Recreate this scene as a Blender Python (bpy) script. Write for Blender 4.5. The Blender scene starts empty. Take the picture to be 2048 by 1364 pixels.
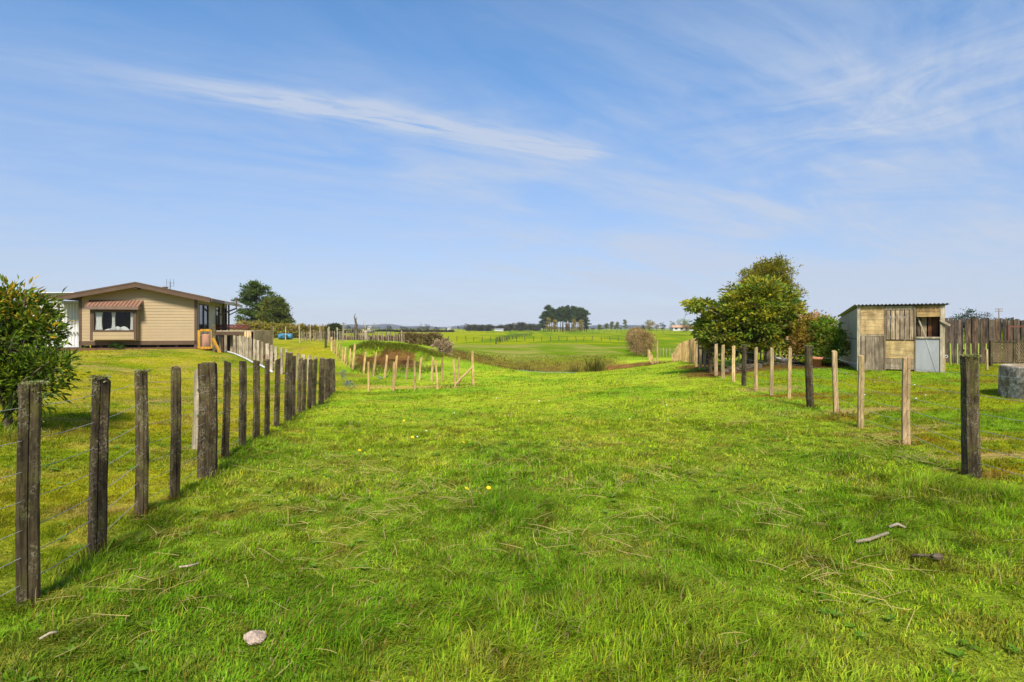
import bpy, bmesh, math, random
import numpy as np
from mathutils import Vector, Matrix

random.seed(7)
rng = np.random.default_rng(11)
scene = bpy.context.scene
COL = scene.collection
R = math.radians

# ------------------------------------------------------------------ camera, world, sun, exposure
CZ = 1.5                    # eye height
F = 1138.0                  # focal length in photo pixels (2048 wide), 20 mm on 36 mm
HOR = 657.0                 # horizon row
cam_d = bpy.data.cameras.new('camera')
cam_d.lens = 20.0
cam_d.sensor_width = 36.0
cam_d.shift_y = -(682.0 - HOR) / 2048.0
cam_d.clip_end = 20000
cam_d.clip_start = 0.05
cam = bpy.data.objects.new('camera', cam_d)
cam.location = (0, 0, CZ)
cam.rotation_euler = (R(90), 0, 0)
COL.objects.link(cam)
scene.camera = cam

SUN_EL, SUN_AZ = 46.0, 176.0       # azimuth clockwise from +Y: behind the camera, a little to its left
sd = Vector((math.sin(R(SUN_AZ)) * math.cos(R(SUN_EL)), math.cos(R(SUN_AZ)) * math.cos(R(SUN_EL)), math.sin(R(SUN_EL))))
sun_d = bpy.data.lights.new('sun', 'SUN')
sun_d.energy = 3.7
sun_d.angle = R(12.0)               # veiled by thin cirrus
sun_d.color = (1.0, 0.93, 0.82)
sun = bpy.data.objects.new('sun', sun_d)
sun.rotation_euler = sd.to_track_quat('Z', 'Y').to_euler()
COL.objects.link(sun)

vs = scene.view_settings
vs.view_transform = 'Standard'
vs.look = 'None'
vs.gamma = 1
vs.exposure = 0.95
HAZE = 0.00013
scene.cycles.max_bounces = 6
scene.cycles.diffuse_bounces = 3
scene.cycles.transparent_max_bounces = 8
scene.cycles.use_denoising = True
scene.cycles.denoising_prefilter = 'ACCURATE'


class NT:
    """short-hand node tree builder"""
    def __init__(s, tree):
        s.t = tree
        s.n = tree.nodes
        s.l = tree.links

    def add(s, typ, **kw):
        n = s.n.new(typ)
        for k, v in kw.items():
            setattr(n, k, v)
        return n

    def put(s, sock, v):
        if isinstance(v, bpy.types.NodeSocket):
            s.l.new(v, sock)
        elif v is not None:
            if isinstance(v, (tuple, list)) and len(v) == 3 and sock.type == 'RGBA':
                v = (*v, 1)
            sock.default_value = v

    def math(s, op, a, b=None, c=None, clamp=False):
        n = s.add('ShaderNodeMath', operation=op, use_clamp=clamp)
        s.put(n.inputs[0], a)
        if b is not None: s.put(n.inputs[1], b)
        if c is not None: s.put(n.inputs[2], c)
        return n.outputs[0]

    def vmath(s, op, a, b=None):
        n = s.add('ShaderNodeVectorMath', operation=op)
        s.put(n.inputs[0], a)
        if b is not None: s.put(n.inputs[1], b)
        return n.outputs['Value'] if op in ('DOT_PRODUCT', 'LENGTH') else n.outputs[0]

    def mix(s, f, a, b, blend='MIX'):
        n = s.add('ShaderNodeMix', data_type='RGBA', blend_type=blend)
        s.put(n.inputs[0], f); s.put(n.inputs[6], a); s.put(n.inputs[7], b)
        return n.outputs[2]

    def ramp(s, f, lo, hi, a=0.0, b=1.0):
        n = s.add('ShaderNodeMapRange', interpolation_type='SMOOTHSTEP')
        s.put(n.inputs[0], f)
        for i, v in enumerate((lo, hi, a, b)): n.inputs[i + 1].default_value = v
        return n.outputs[0]

    def noise(s, vec, scale, detail=4, rough=0.55, dist=0.0):
        n = s.add('ShaderNodeTexNoise')
        if vec is not None: s.l.new(vec, n.inputs['Vector'])
        n.inputs['Scale'].default_value = scale
        n.inputs['Detail'].default_value = detail
        n.inputs['Roughness'].default_value = rough
        n.inputs['Distortion'].default_value = dist
        return n.outputs['Fac']

    def comb(s, x, y, z):
        n = s.add('ShaderNodeCombineXYZ')
        s.put(n.inputs[0], x); s.put(n.inputs[1], y); s.put(n.inputs[2], z)
        return n.outputs[0]

    def mapping(s, vec, scale=(1, 1, 1), rot=(0, 0, 0), loc=(0, 0, 0)):
        n = s.add('ShaderNodeMapping')
        s.l.new(vec, n.inputs[0])
        n.inputs['Location'].default_value = loc
        n.inputs['Rotation'].default_value = rot
        n.inputs['Scale'].default_value = scale
        return n.outputs[0]


world = bpy.data.worlds.new('World')
scene.world = world
world.use_nodes = True
w = NT(world.node_tree)
w.n.clear()
wout = w.add('ShaderNodeOutputWorld')
bg = w.add('ShaderNodeBackground')
bg.inputs['Strength'].default_value = 0.1
w.l.new(bg.outputs[0], wout.inputs[0])
sky = w.add('ShaderNodeTexSky', sky_type='NISHITA')
sky.sun_disc = False
sky.sun_elevation = R(SUN_EL)
sky.sun_rotation = R(SUN_AZ)
sky.altitude = 50
sky.air_density = 1.0
sky.dust_density = 0.6
sky.ozone_density = 2.5
tc = w.add('ShaderNodeTexCoord')
dirv = tc.outputs['Generated']
sep = w.add('ShaderNodeSeparateXYZ')
w.l.new(dirv, sep.inputs[0])
zc = w.math('MAXIMUM', sep.outputs[2], 0.035)
px_ = w.math('DIVIDE', sep.outputs[0], zc)
py_ = w.math('DIVIDE', sep.outputs[1], zc)
tt = w.math('ADD', w.math('MULTIPLY', px_, 0.885), w.math('MULTIPLY', py_, 0.466))     # along the cirrus
ss = w.math('ADD', w.math('MULTIPLY', px_, -0.466), w.math('MULTIPLY', py_, 0.885))    # across it
wob = w.noise(w.comb(w.math('MULTIPLY', tt, 0.5), w.math('MULTIPLY', ss, 0.7), 3.0), 1.3, 3, 0.5)
sw = w.math('ADD', ss, w.math('MULTIPLY', w.math('SUBTRACT', wob, 0.5), 0.30))
fine = w.noise(w.comb(w.math('MULTIPLY', tt, 0.9), w.math('MULTIPLY', sw, 5.0), 0.0), 2.2, 7, 0.62, 0.5)
zs = w.math('ADD', w.math('MAXIMUM', sep.outputs[2], 0.0), 0.16)
qx = w.math('DIVIDE', sep.outputs[0], zs)
qy = w.math('DIVIDE', sep.outputs[1], zs)
tt2_ = w.math('ADD', w.math('MULTIPLY', qx, 0.885), w.math('MULTIPLY', qy, 0.466))
ss2_ = w.math('ADD', w.math('MULTIPLY', qx, -0.466), w.math('MULTIPLY', qy, 0.885))
broad = w.noise(w.comb(w.math('MULTIPLY', tt2_, 0.75), w.math('MULTIPLY', ss2_, 1.7), 5.3), 1.0, 7, 0.62, 0.7)
mid = w.noise(w.comb(w.math('MULTIPLY', tt2_, 0.9), w.math('MULTIPLY', ss2_, 2.4), 9.1), 1.5, 7, 0.62, 0.8)
fine2 = w.noise(w.comb(w.math('MULTIPLY', tt2_, 1.0), w.math('MULTIPLY', ss2_, 4.5), 2.0), 2.4, 7, 0.65, 0.6)
# the main streak
band = w.math('MULTIPLY', w.ramp(sw, 2.40, 2.70), w.ramp(sw, 2.70, 2.90, 1, 0))
bt = w.math('MULTIPLY', w.ramp(tt, -1.1, 0.9), w.ramp(tt, 1.75, 2.15, 1, 0))
streak = w.math('MULTIPLY', w.math('MULTIPLY', band, bt), w.ramp(fine, 0.30, 0.60))
halo = w.math('MULTIPLY', w.math('MULTIPLY', w.ramp(sw, 1.9, 2.7), w.ramp(sw, 2.75, 4.6, 1, 0)), w.math('MULTIPLY', bt, w.ramp(mid, 0.3, 0.7)))
# broad thin veil, more of it towards the right
right = w.ramp(w.math('DIVIDE', sep.outputs[0], w.math('MAXIMUM', sep.outputs[1], 0.05)), -0.45, 0.65, 0.30, 1.0)
veil = w.math('MULTIPLY', w.math('MULTIPLY', w.ramp(broad, 0.30, 0.62), right), w.ramp(fine2, 0.2, 0.75, 0.4, 1.0))
low = w.ramp(sep.outputs[2], 0.0, 0.42, 1.0, 0.0)
lowc = w.math('MULTIPLY', low, w.ramp(mid, 0.2, 0.75, 0.55, 1.0))
# the second bank of cirrus, rising to the right
t2b = w.math('ADD', w.math('MULTIPLY', px_, 0.59), w.math('MULTIPLY', py_, -0.807))
s2b = w.math('ADD', w.math('MULTIPLY', px_, 0.807), w.math('MULTIPLY', py_, 0.59))
s2w = w.math('ADD', s2b, w.math('MULTIPLY', w.math('SUBTRACT', wob, 0.5), 0.5))
n2b = w.noise(w.comb(w.math('MULTIPLY', t2b, 0.8), w.math('MULTIPLY', s2w, 1.5), 4.0), 1.5, 8, 0.64, 1.3)
band2 = w.math('MULTIPLY', w.math('MULTIPLY', w.ramp(s2w, 1.8, 2.8), w.ramp(s2w, 2.8, 4.2, 1, 0)), w.ramp(t2b, -2.5, -1.2))
band2 = w.math('MULTIPLY', band2, w.ramp(n2b, 0.28, 0.70))
c1 = w.math('ADD', w.math('MULTIPLY', streak, 0.85), w.math('MULTIPLY', halo, 0.48))
c2 = w.math('ADD', w.math('MULTIPLY', w.math('MULTIPLY', veil, 0.80), w.ramp(sep.outputs[2], 0.30, 0.52, 1.0, 0.45)), w.math('MULTIPLY', lowc, 0.64))
c2 = w.math('ADD', c2, w.math('MULTIPLY', band2, 0.58))
cloud = w.math('MINIMUM', w.math('ADD', c1, c2), 0.9)
el = w.ramp(sep.outputs[2], 0.0, 0.50)
tint = w.mix(1.0, sky.outputs[0], w.mix(el, (0.50, 0.53, 0.68), (0.58, 0.87, 1.04)), 'MULTIPLY')
skyc = w.mix(cloud, tint, (2.9, 3.32, 4.1))
w.l.new(skyc, bg.inputs['Color'])

# ------------------------------------------------------------------ numpy noise
def _h(ix, iy, seed):
    n = (ix.astype(np.int64) * 374761393 + iy.astype(np.int64) * 668265263 + seed * 1442695041) & 0xFFFFFFFF
    n = ((n ^ (n >> 13)) * 1274126177) & 0xFFFFFFFF
    n = n ^ (n >> 16)
    return (n & 0xFFFF) / 65535.0

def vnoise(x, y, seed=0):
    x = np.asarray(x, float); y = np.asarray(y, float)
    ix = np.floor(x); iy = np.floor(y)
    fx = x - ix; fy = y - iy
    fx = fx * fx * (3 - 2 * fx); fy = fy * fy * (3 - 2 * fy)
    a = _h(ix, iy, seed); b = _h(ix + 1, iy, seed); c = _h(ix, iy + 1, seed); d = _h(ix + 1, iy + 1, seed)
    return (a * (1 - fx) + b * fx) * (1 - fy) + (c * (1 - fx) + d * fx) * fy

def fbm(x, y, seed=0, octv=4, gain=0.5):
    s = 0; a = 1; t = 0
    for k in range(octv):
        s = s + a * vnoise(x * 2 ** k + 17 * k, y * 2 ** k - 9 * k, seed + k)
        t += a; a *= gain
    return s / t

def sstep(x, lo, hi):
    t = np.clip((np.asarray(x, float) - lo) / (hi - lo), 0, 1)
    return t * t * (3 - 2 * t)

# ------------------------------------------------------------------ the lie of the land
LEFT_POSTS = [  # foot column, foot row, top column, top row, width (all measured in the photo), distance
    (56, 1210, 66, 768, 44, 2.96), (190, 1125, 198, 755, 34, 3.54), (283, 1040, 285, 743, 27, 4.4), (349, 997, 354, 734, 20, 4.98),
    (413, 955, 415, 726, 32, 5.7), (450, 920, 453, 724, 16, 6.68), (485, 900, 486, 722, 15, 7.35), (512, 885, 514, 721, 14, 8.0),
    (533, 875, 535, 720, 11, 8.5), (553, 858, 555, 719, 11, 9.4), (576, 845, 578, 706, 16, 10.1), (586, 836, 588, 712, 9, 10.9),
    (597, 828, 602, 717, 9, 11.6), (606, 824, 611, 719, 9, 12.2), (617, 819, 621, 719, 9, 12.8), (627, 812, 631, 718, 9, 13.7),
    (641, 808, 645, 717, 12, 14.3), (650, 802, 652, 718, 8, 15.4), (656, 797, 658, 718, 7, 16.2), (661, 793, 662, 717, 7, 17.1), (667, 787, 667, 718, 7, 18.3)]
RIGHT_POSTS = [
    (1947, 952, 1942, 712, 32, 5.45), (1812, 893, 1811, 714, 13, 7.3), (1722, 858, 1721, 711, 10, 8.9), (1672, 833, 1670, 702, 9, 10.0),
    (1621, 813, 1618, 692, 15, 10.9), (1578, 797, 1580, 696, 6, 12.6), (1543, 790, 1543, 696, 6, 13.8), (1512, 781, 1512, 695, 6, 15.0),
    (1488, 771, 1488, 690, 9, 16.2), (1467, 764, 1467, 692, 6, 17.6), (1446, 758, 1446, 690, 6, 19.0), (1432, 752, 1432, 688, 6, 20.3),
    (1421, 746, 1421, 687, 7, 21.6), (1410, 741, 1410, 685, 4, 23.2), (1401, 736, 1401, 680, 4, 24.8), (1393, 732, 1393, 678, 4, 26.5)]
CTRL = [(p[0], p[1], p[5]) for p in LEFT_POSTS[::2]] + [(p[0], p[1], p[5]) for p in RIGHT_POSTS[::2]] + [
    (1024, 1000, 4.95), (1024, 850, 9.6), (1050, 795, 16.5), (1100, 761, 26.5), (950, 770, 23.5), (1250, 780, 16),
    (875, 778, 21.3), (737, 784, 20.9), (884, 763, 26.0), (728, 742, 31.5),
    (720, 738, 31.6), (780, 745, 31), (840, 747, 30.5), (720, 697, 35), (780, 695, 35.5), (825, 698, 35.5), (690, 702, 35),
    (760, 690, 41), (830, 692, 41), (740, 681, 57), (660, 682, 55), (870, 705, 37), (910, 714, 36.5), (950, 723, 36), (1000, 735, 35),
    (885, 706, 52), (840, 691, 62), (1050, 743, 34), (1120, 745, 33.5), (1190, 745, 33.5), (1240, 739, 36), (1310, 733, 40), (1347, 729, 46), (1385, 725, 31),
    (1000, 720, 57), (1150, 720, 57), (1250, 718, 57), (1350, 715, 57), (1000, 706, 72), (1150, 705, 72), (1300, 705, 72),
    (596, 756, 25), (524, 732, 26), (489, 717, 28.5), (443, 706, 32), (393, 698, 30), (160, 702, 28.6), (120, 700, 30), (200, 760, 17), (300, 800, 12.5), (100, 850, 8.0),
    (570, 679, 60), (480, 683, 50), (600, 690, 45),
    (1690, 742, 17.4), (1885, 746, 16.6), (1960, 729, 23), (2040, 729, 23), (2020, 800, 11.3), (1490, 728, 22), (1640, 726, 21), (1800, 820, 10)]
cx = [((a - 1024) / F * d, d, (HOR - b) / F * d) for a, b, d in CTRL]
cx += [(-5, 43, -3.9), (0, 42, -4.1), (4, 42, -4.1), (8, 43, -4.0), (12, 46, -3.6), (-8, 47, -3.1),
       (0, 0, -1.47), (-6, 0, -1.4), (6, 0, -1.4), (0, -6, -1.45), (-14, 0, -1.3), (14, 0, -1.4), (-14, 8, -1.25), (-30, 28, -1.1), (-30, 60, -1.1), (-45, 30, -1.1), (-45, 0, -1.2),
       (-45, 85, -1.2), (-20, 85, -1.5), (0, 85, -3.0), (20, 85, -3.0), (45, 85, -2.0), (30, 60, -1.8), (30, 40, -1.5), (45, 30, -1.45), (45, 0, -1.4), (22, 15, -1.4), (25, 25, -1.45), (18, 60, -3.0)]
cx = np.array(cx)
_S = 20.0
def _k(r2):
    return np.where(r2 > 1e-12, 0.5 * r2 * np.log(np.maximum(r2, 1e-12)), 0)
_P = cx[:, :2] / _S
_n = len(cx)
_A = np.zeros((_n + 3, _n + 3))
_A[:_n, :_n] = _k(((_P[:, None] - _P[None]) ** 2).sum(-1)) + np.eye(_n) * 0.004
_A[:_n, _n] = 1; _A[:_n, _n + 1:] = _P; _A[_n:, :_n] = _A[:_n, _n:].T
_C = np.linalg.solve(_A, np.concatenate([cx[:, 2], np.zeros(3)]))
GX = np.arange(-50, 50.01, 0.25); GY = np.arange(-8, 95.01, 0.25)
gx, gy = np.meshgrid(GX, GY)
_q = np.stack([gx.ravel(), gy.ravel()], 1) / _S
HZ = np.empty(len(_q))
for i in range(0, len(_q), 20000):
    b = _q[i:i + 20000]
    HZ[i:i + 20000] = _k(((b[:, None] - _P[None]) ** 2).sum(-1)) @ _C[:_n] + _C[_n] + b @ _C[_n + 1:]
HZ = HZ.reshape(gx.shape)

def plain(x, y):
    r = np.hypot(x, y)
    z = np.interp(r, [0, 70, 130, 300, 480, 900, 1600, 6000], [-2.6, -2.8, -3.1, -2.7, -2.3, -1.9, -1.6, -1.5])
    return z + (fbm(x / 90, y / 90, 40, 3) - 0.5) * 0.5 * sstep(r, 120, 300)

def Hgt(x, y):
    """ground height (world z) at x, y"""
    x = np.asarray(x, float); y = np.asarray(y, float)
    fx = np.clip((x + 50) / 0.25, 0, len(GX) - 1.001); fy = np.clip((y + 8) / 0.25, 0, len(GY) - 1.001)
    ix = fx.astype(int); iy = fy.astype(int); fx = fx - ix; fy = fy - iy
    z = (HZ[iy, ix] * (1 - fx) + HZ[iy, ix + 1] * fx) * (1 - fy) + (HZ[iy + 1, ix] * (1 - fx) + HZ[iy + 1, ix + 1] * fx) * fy
    m = np.maximum(sstep(y, 72, 92), np.maximum(sstep(np.abs(x), 38, 49), sstep(-y, 2, 7)))
    z = z * (1 - m) + plain(x, y) * m
    u = x / np.maximum(y, 1) * F + 1024
    um = sstep(u, 705, 735) * (1 - sstep(u, 835, 880))
    rim = 34.6 + (fbm(x * 0.8, 0 * x, 66, 3) - .5) * 1.2
    z = z + um * (0.26 * np.exp(-((y - rim - .45) / .55) ** 2) - 0.22 * np.exp(-((y - rim + .55) / .5) ** 2) + (fbm(x * 1.3, y * 1.0, 67, 3) - .5) * .35 * np.exp(-((y - 33.2) / 1.3) ** 2))
    near = 1 - sstep(y, 40, 90)
    z = z + ((fbm(x * 0.9, y * 0.9, 3, 3) - 0.5) * 0.10 + (fbm(x * 3.1, y * 3.1, 8, 2) - 0.5) * 0.05) * near
    return z + CZ

def H1(x, y):
    return float(Hgt(np.array([x]), np.array([y]))[0])

def at(px, d):                       # a spot on the ground
    x = (px - 1024) / F * d
    return Vector((x, d, H1(x, d)))

def zrow(row, d):                    # height of a photo row at a distance
    return CZ + (HOR - row) / F * d

_lx = np.array([(p[0] - 1024) / F * p[5] for p in LEFT_POSTS]); _ly = np.array([p[5] for p in LEFT_POSTS])
_rx = np.array([(p[0] - 1024) / F * p[5] for p in RIGHT_POSTS]); _ry = np.array([p[5] for p in RIGHT_POSTS])
def left_x(y): return np.interp(y, np.concatenate([[-6], _ly, [60]]), np.concatenate([[-2.1], _lx, [-6]]))
def right_x(y): return np.interp(y, np.concatenate([[-6], _ry, [40]]), np.concatenate([[3.2], _rx, [11]]))

# ------------------------------------------------------------------ ground cover colours (linear)
def C(h):
    v = [int(h[i:i + 2], 16) / 255 for i in (0, 2, 4)]
    return np.array([c / 12.92 if c <= 0.04045 else ((c + 0.055) / 1.055) ** 2.4 for c in v])

LANE = np.array([0.262, 0.388, 0.020]); LANE_D = np.array([0.170, 0.315, 0.016]); LANE_Y = np.array([0.36, 0.395, 0.045])
LAWN = np.array([0.30, 0.29, 0.012]); LAWN_D = np.array([0.165, 0.225, 0.008]); LAWN_Y = np.array([0.42, 0.32, 0.06])
YARD = np.array([0.24, 0.28, 0.012]); SOIL = np.array([0.130, 0.062, 0.022]); TAN = np.array([0.36, 0.25, 0.09]); RUST = np.array([0.20, 0.085, 0.012])
OLIVE = np.array([0.19, 0.17, 0.025]); FIELD = np.array([0.125, 0.205, 0.006]); FIELD_Y = np.array([0.255, 0.285, 0.008]); PALE = np.array([0.265, 0.25, 0.06])
STRAW = np.array([0.42, 0.34, 0.14])

def mixc(a, b, m):
    return a * (1 - m[:, None]) + b * m[:, None]

BARE = []   # (x, y, rx, ry, colour, strength)
def bare(px, d, rx, ry, c, s=0.9): BARE.append(((px - 1024) / F * d, d, rx, ry, c, s))
bare(1760, 10.2, 0.9, 0.30, TAN, .7); bare(1640, 12.6, .7, .35, RUST, .8); bare(1585, 13.5, .9, .4, RUST, .9); bare(1540, 15, .8, .5, TAN, .6)
bare(2020, 6.3, 0.55, 0.16, TAN, 1); bare(1985, 7.5, .30, .12, TAN, .9); bare(1990, 5.6, .5, .12, RUST, .9); bare(1760, 8.2, .6, .2, TAN, .7); bare(1800, 7.6, .5, .2, RUST, .7); bare(1840, 8.6, .45, .15, TAN, .8)
bare(1430, 21.5, 1.1, 1.6, SOIL, .9); bare(1400, 26, .9, 2.0, SOIL, .9); bare(1560, 20.5, 3.2, .8, SOIL, .9); bare(1650, 19.3, 1.6, .8, SOIL, .8); bare(1850, 12.5, .9, .3, SOIL, .5); bare(1730, 13.0, .6, .3, SOIL, .6); bare(1960, 14.5, 1.2, .3, SOIL, .6)
bare(1620, 11.2, .5, .2, RUST, .6); bare(1700, 9.6, .5, .2, RUST, .7)
bare(870, 22.5, 1.5, .5, TAN, .75); bare(800, 23, 1.8, .7, LAWN_Y, .9); bare(740, 24, .9, .4, TAN, .6); bare(700, 29.5, 1.0, .7, SOIL * 1.6, .5)
bare(205, 20, 1.3, .30, TAN, .5); bare(190, 21.5, .9, .2, SOIL, .5); bare(260, 12, .7, .2, TAN, .45); bare(340, 12.4, .6, .2, TAN, .5); bare(120, 8.5, .6, .15, TAN, .5); bare(110, 11, .9, .2, TAN, .4)
bare(160, 7.5, .5, .15, SOIL, .4)
bare(760, 690, 0, 0, TAN, 0) if False else None

for p in RIGHT_POSTS[:8]: bare(p[0], p[5], .22, .14, TAN if p[4] < 12 else SOIL * 1.8, .75)
for p in LEFT_POSTS[1:6]: bare(p[0] - 3, p[5], .10, .08, SOIL * 1.8, .6)

def zone(x, y):
    """lawn, yard, lane masks and base colour of the ground cover"""
    n1 = fbm(x * 0.55, y * 0.55, 21, 4); n2 = fbm(x * 2.3, y * 2.3, 33, 3); n3 = fbm(x * 0.16, y * 0.16, 55, 3)
    wob = (n1 - 0.5) * 0.5
    lawn = sstep(left_x(y) - x + wob * 0.4, -0.05, 0.25) * (1 - sstep(y, 60, 66))
    lawn = np.where(y > 18.3, sstep((-6.2 + (y - 18.3) * 0.11) - x + wob, -0.3, 0.5), lawn) * (1 - sstep(y, 60, 66))
    yard = sstep(x - right_x(y) + wob * 0.5, 0.0, 0.4) * (1 - sstep(y, 29, 33))
    lane = np.clip(1 - lawn - yard, 0, 1)
    m = np.clip((n1 - 0.5) * 3.2 + 0.5, 0, 1)
    m2 = np.clip((n2 - 0.5) * 3.0 + 0.5, 0, 1)
    gl = (1 + .10 * sstep(y, 4.5, 11))[:, None] * (1 + np.array([.08, 0, 0])[None] * sstep(y, 4.5, 11)[:, None])
    cl = mixc(LANE_D[None] + 0 * x[:, None], LANE[None], np.clip(m * 1.5, 0, 1)); cl = mixc(cl, LANE_Y[None], np.clip(m2 * 1.3 - 0.5, 0, 1) * 0.6 * np.clip(m + .3, 0, 1))
    n6 = fbm(x * 3.7, y * 3.7, 101, 3)
    cl = mixc(cl * gl, np.array([.27, .19, .045])[None], np.clip((n6 - .61) * 7, 0, 1) * .48)
    cw = mixc(LAWN_D[None] + 0 * x[:, None], LAWN[None], np.clip(m * 1.6 - .1, 0, 1)); cw = mixc(cw, LAWN_Y[None], np.clip(m2 * 1.5 - 0.75, 0, 1) * .7)
    n4 = fbm(x * 0.9, y * 2.2, 91, 3); cw = mixc(cw, TAN[None] * .8, np.clip((n4 - .60) * 8, 0, 1) * .5)
    wildm = sstep(y, 22, 30) * sstep(x / np.maximum(y, 1), -.34, -.27)
    cw = mixc(cw, mixc(LANE_D[None] + 0 * x[:, None], LANE[None] * .85, m), wildm * .85)
    cy = mixc(LANE_D[None] + 0 * x[:, None], YARD[None], np.clip(m * 1.3 + .2, 0, 1)); cy = mixc(cy, RUST[None], np.clip(m2 * 1.6 - 1.0, 0, 1) * .5)
    c = cl * lane[:, None] + cw * lawn[:, None] + cy * yard[:, None]
    # across the gully, the plain
    fx = sstep(y, 33.8 + wob * 2, 37 + wob * 3) * sstep(x, -7.0 + (y - 36) * -0.1, -4.6) * (1 - sstep(x, 8.5, 12))
    col_g = mixc(OLIVE[None] + 0 * x[:, None], SOIL[None] * 1.1, np.clip(m2 * 1.5 - .55, 0, 1) * .8)
    gz = fx * (1 - sstep(y, 54, 64))
    c = mixc(c, col_g, gz)
    far = sstep(y, 54, 64)
    band = sstep(y + wob * 8, 95, 120)
    cf = mixc(PALE[None] + 0 * x[:, None], FIELD[None], np.clip((n3 - .42) * 4 + (x > 14) * 1.0, 0, 1))
    yl = sstep(n3 + 0.25 * sstep(-x / np.maximum(y, 1), -0.02, 0.1), 0.42, 0.62)
    cf2 = mixc(FIELD[None] + 0 * x[:, None], FIELD_Y[None], yl)
    cf = mixc(cf, cf2, band)
    c = mixc(c, cf, far * np.where(lawn > 0.5, sstep(y, 58, 66), 1))
    # the cut bank in front of the upper lawn
    u = (x / np.maximum(y, 1) * F + 1024)
    wb2 = (fbm(x * 1.6, y * 0.5, 63, 3) - .5) * 2.2
    bank = sstep(y + wob * 1.2 + wb2 * .5, 31.4, 32.1) * (1 - sstep(y + wob * 1.2 + wb2 * 1.2, 34.4, 35.0)) * sstep(u + wob * 60 + wb2 * 20, 708, 720) * (1 - sstep(u + wob * 60 + wb2 * 40 + (y - 33) * 8, 825, 862))
    n5 = fbm(x * 2.6, y * .7, 44, 3)
    c = mixc(c, mixc(mixc(SOIL[None] * 0.38 + 0 * x[:, None], SOIL[None] * 1.1, np.clip((n5 - .35) * 3.5, 0, 1)), OLIVE[None] * .8, np.clip((n2 - .58) * 5, 0, 1) * .6), bank)
    scar = sstep(y + wob * 3, 47.5, 49.5) * (1 - sstep(y + wob * 3, 53, 54.5)) * sstep(x, 7.0, 9.0) * (1 - sstep(x, 13.0, 15.0))
    c = mixc(c, mixc(SOIL[None] * 1.1 + 0 * x[:, None], SOIL[None] * 1.8, m2), scar * .95)
    b_all = np.zeros_like(x)
    for bx, by, rx, ry, bc, bs in BARE:
        q = ((x - bx) / (rx * 1.3)) ** 2 + ((y - by) / (ry * 1.3)) ** 2
        mm = (1 - sstep(q * (0.55 + n2 * 0.9), 0.35, 1.0)) * bs
        c = mixc(c, bc[None], mm); b_all = np.maximum(b_all, mm)
    return c, lane, lawn, yard, np.maximum(b_all, np.maximum(bank, scar)), gz, far, n1, n2

# ------------------------------------------------------------------ object helpers
def tag(o, label=None, cat=None, group=None, kind=None):
    if label: o['label'] = label
    if cat: o['category'] = cat
    if group: o['group'] = group
    if kind: o['kind'] = kind
    return o

def thing(name, label, cat, loc=(0, 0, 0), group=None, rz=0.0):
    o = bpy.data.objects.new(name, None)
    o.empty_display_size = 0.2
    o.location = loc; o.rotation_euler = (0, 0, rz)
    COL.objects.link(o)
    return tag(o, label, cat, group)

def raw_mesh(name, V, Fc, mat, tint=None, smooth=False):
    V = np.asarray(V, np.float32); Fc = np.asarray(Fc, np.int32)
    k = Fc.shape[1]
    me = bpy.data.meshes.new(name)
    me.vertices.add(len(V)); me.vertices.foreach_set('co', V.ravel())
    me.loops.add(Fc.size); me.loops.foreach_set('vertex_index', Fc.ravel())
    me.polygons.add(len(Fc))
    me.polygons.foreach_set('loop_start', np.arange(0, Fc.size, k, dtype=np.int32))
    me.polygons.foreach_set('loop_total', np.full(len(Fc), k, np.int32))
    me.polygons.foreach_set('use_smooth', np.full(len(Fc), smooth, bool))
    if tint is not None:
        a = me.attributes.new('tint', 'FLOAT_COLOR', 'POINT')
        rgba = np.ones((len(V), 4), np.float32); rgba[:, :3] = tint
        a.data.foreach_set('color', rgba.ravel())
    me.update(calc_edges=True)
    me.materials.append(mat)
    return me

def link(name, me, parent=None, loc=None):
    o = bpy.data.objects.new(name, me)
    COL.objects.link(o)
    if parent: o.parent = parent
    if loc is not None: o.location = loc
    return o

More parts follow.
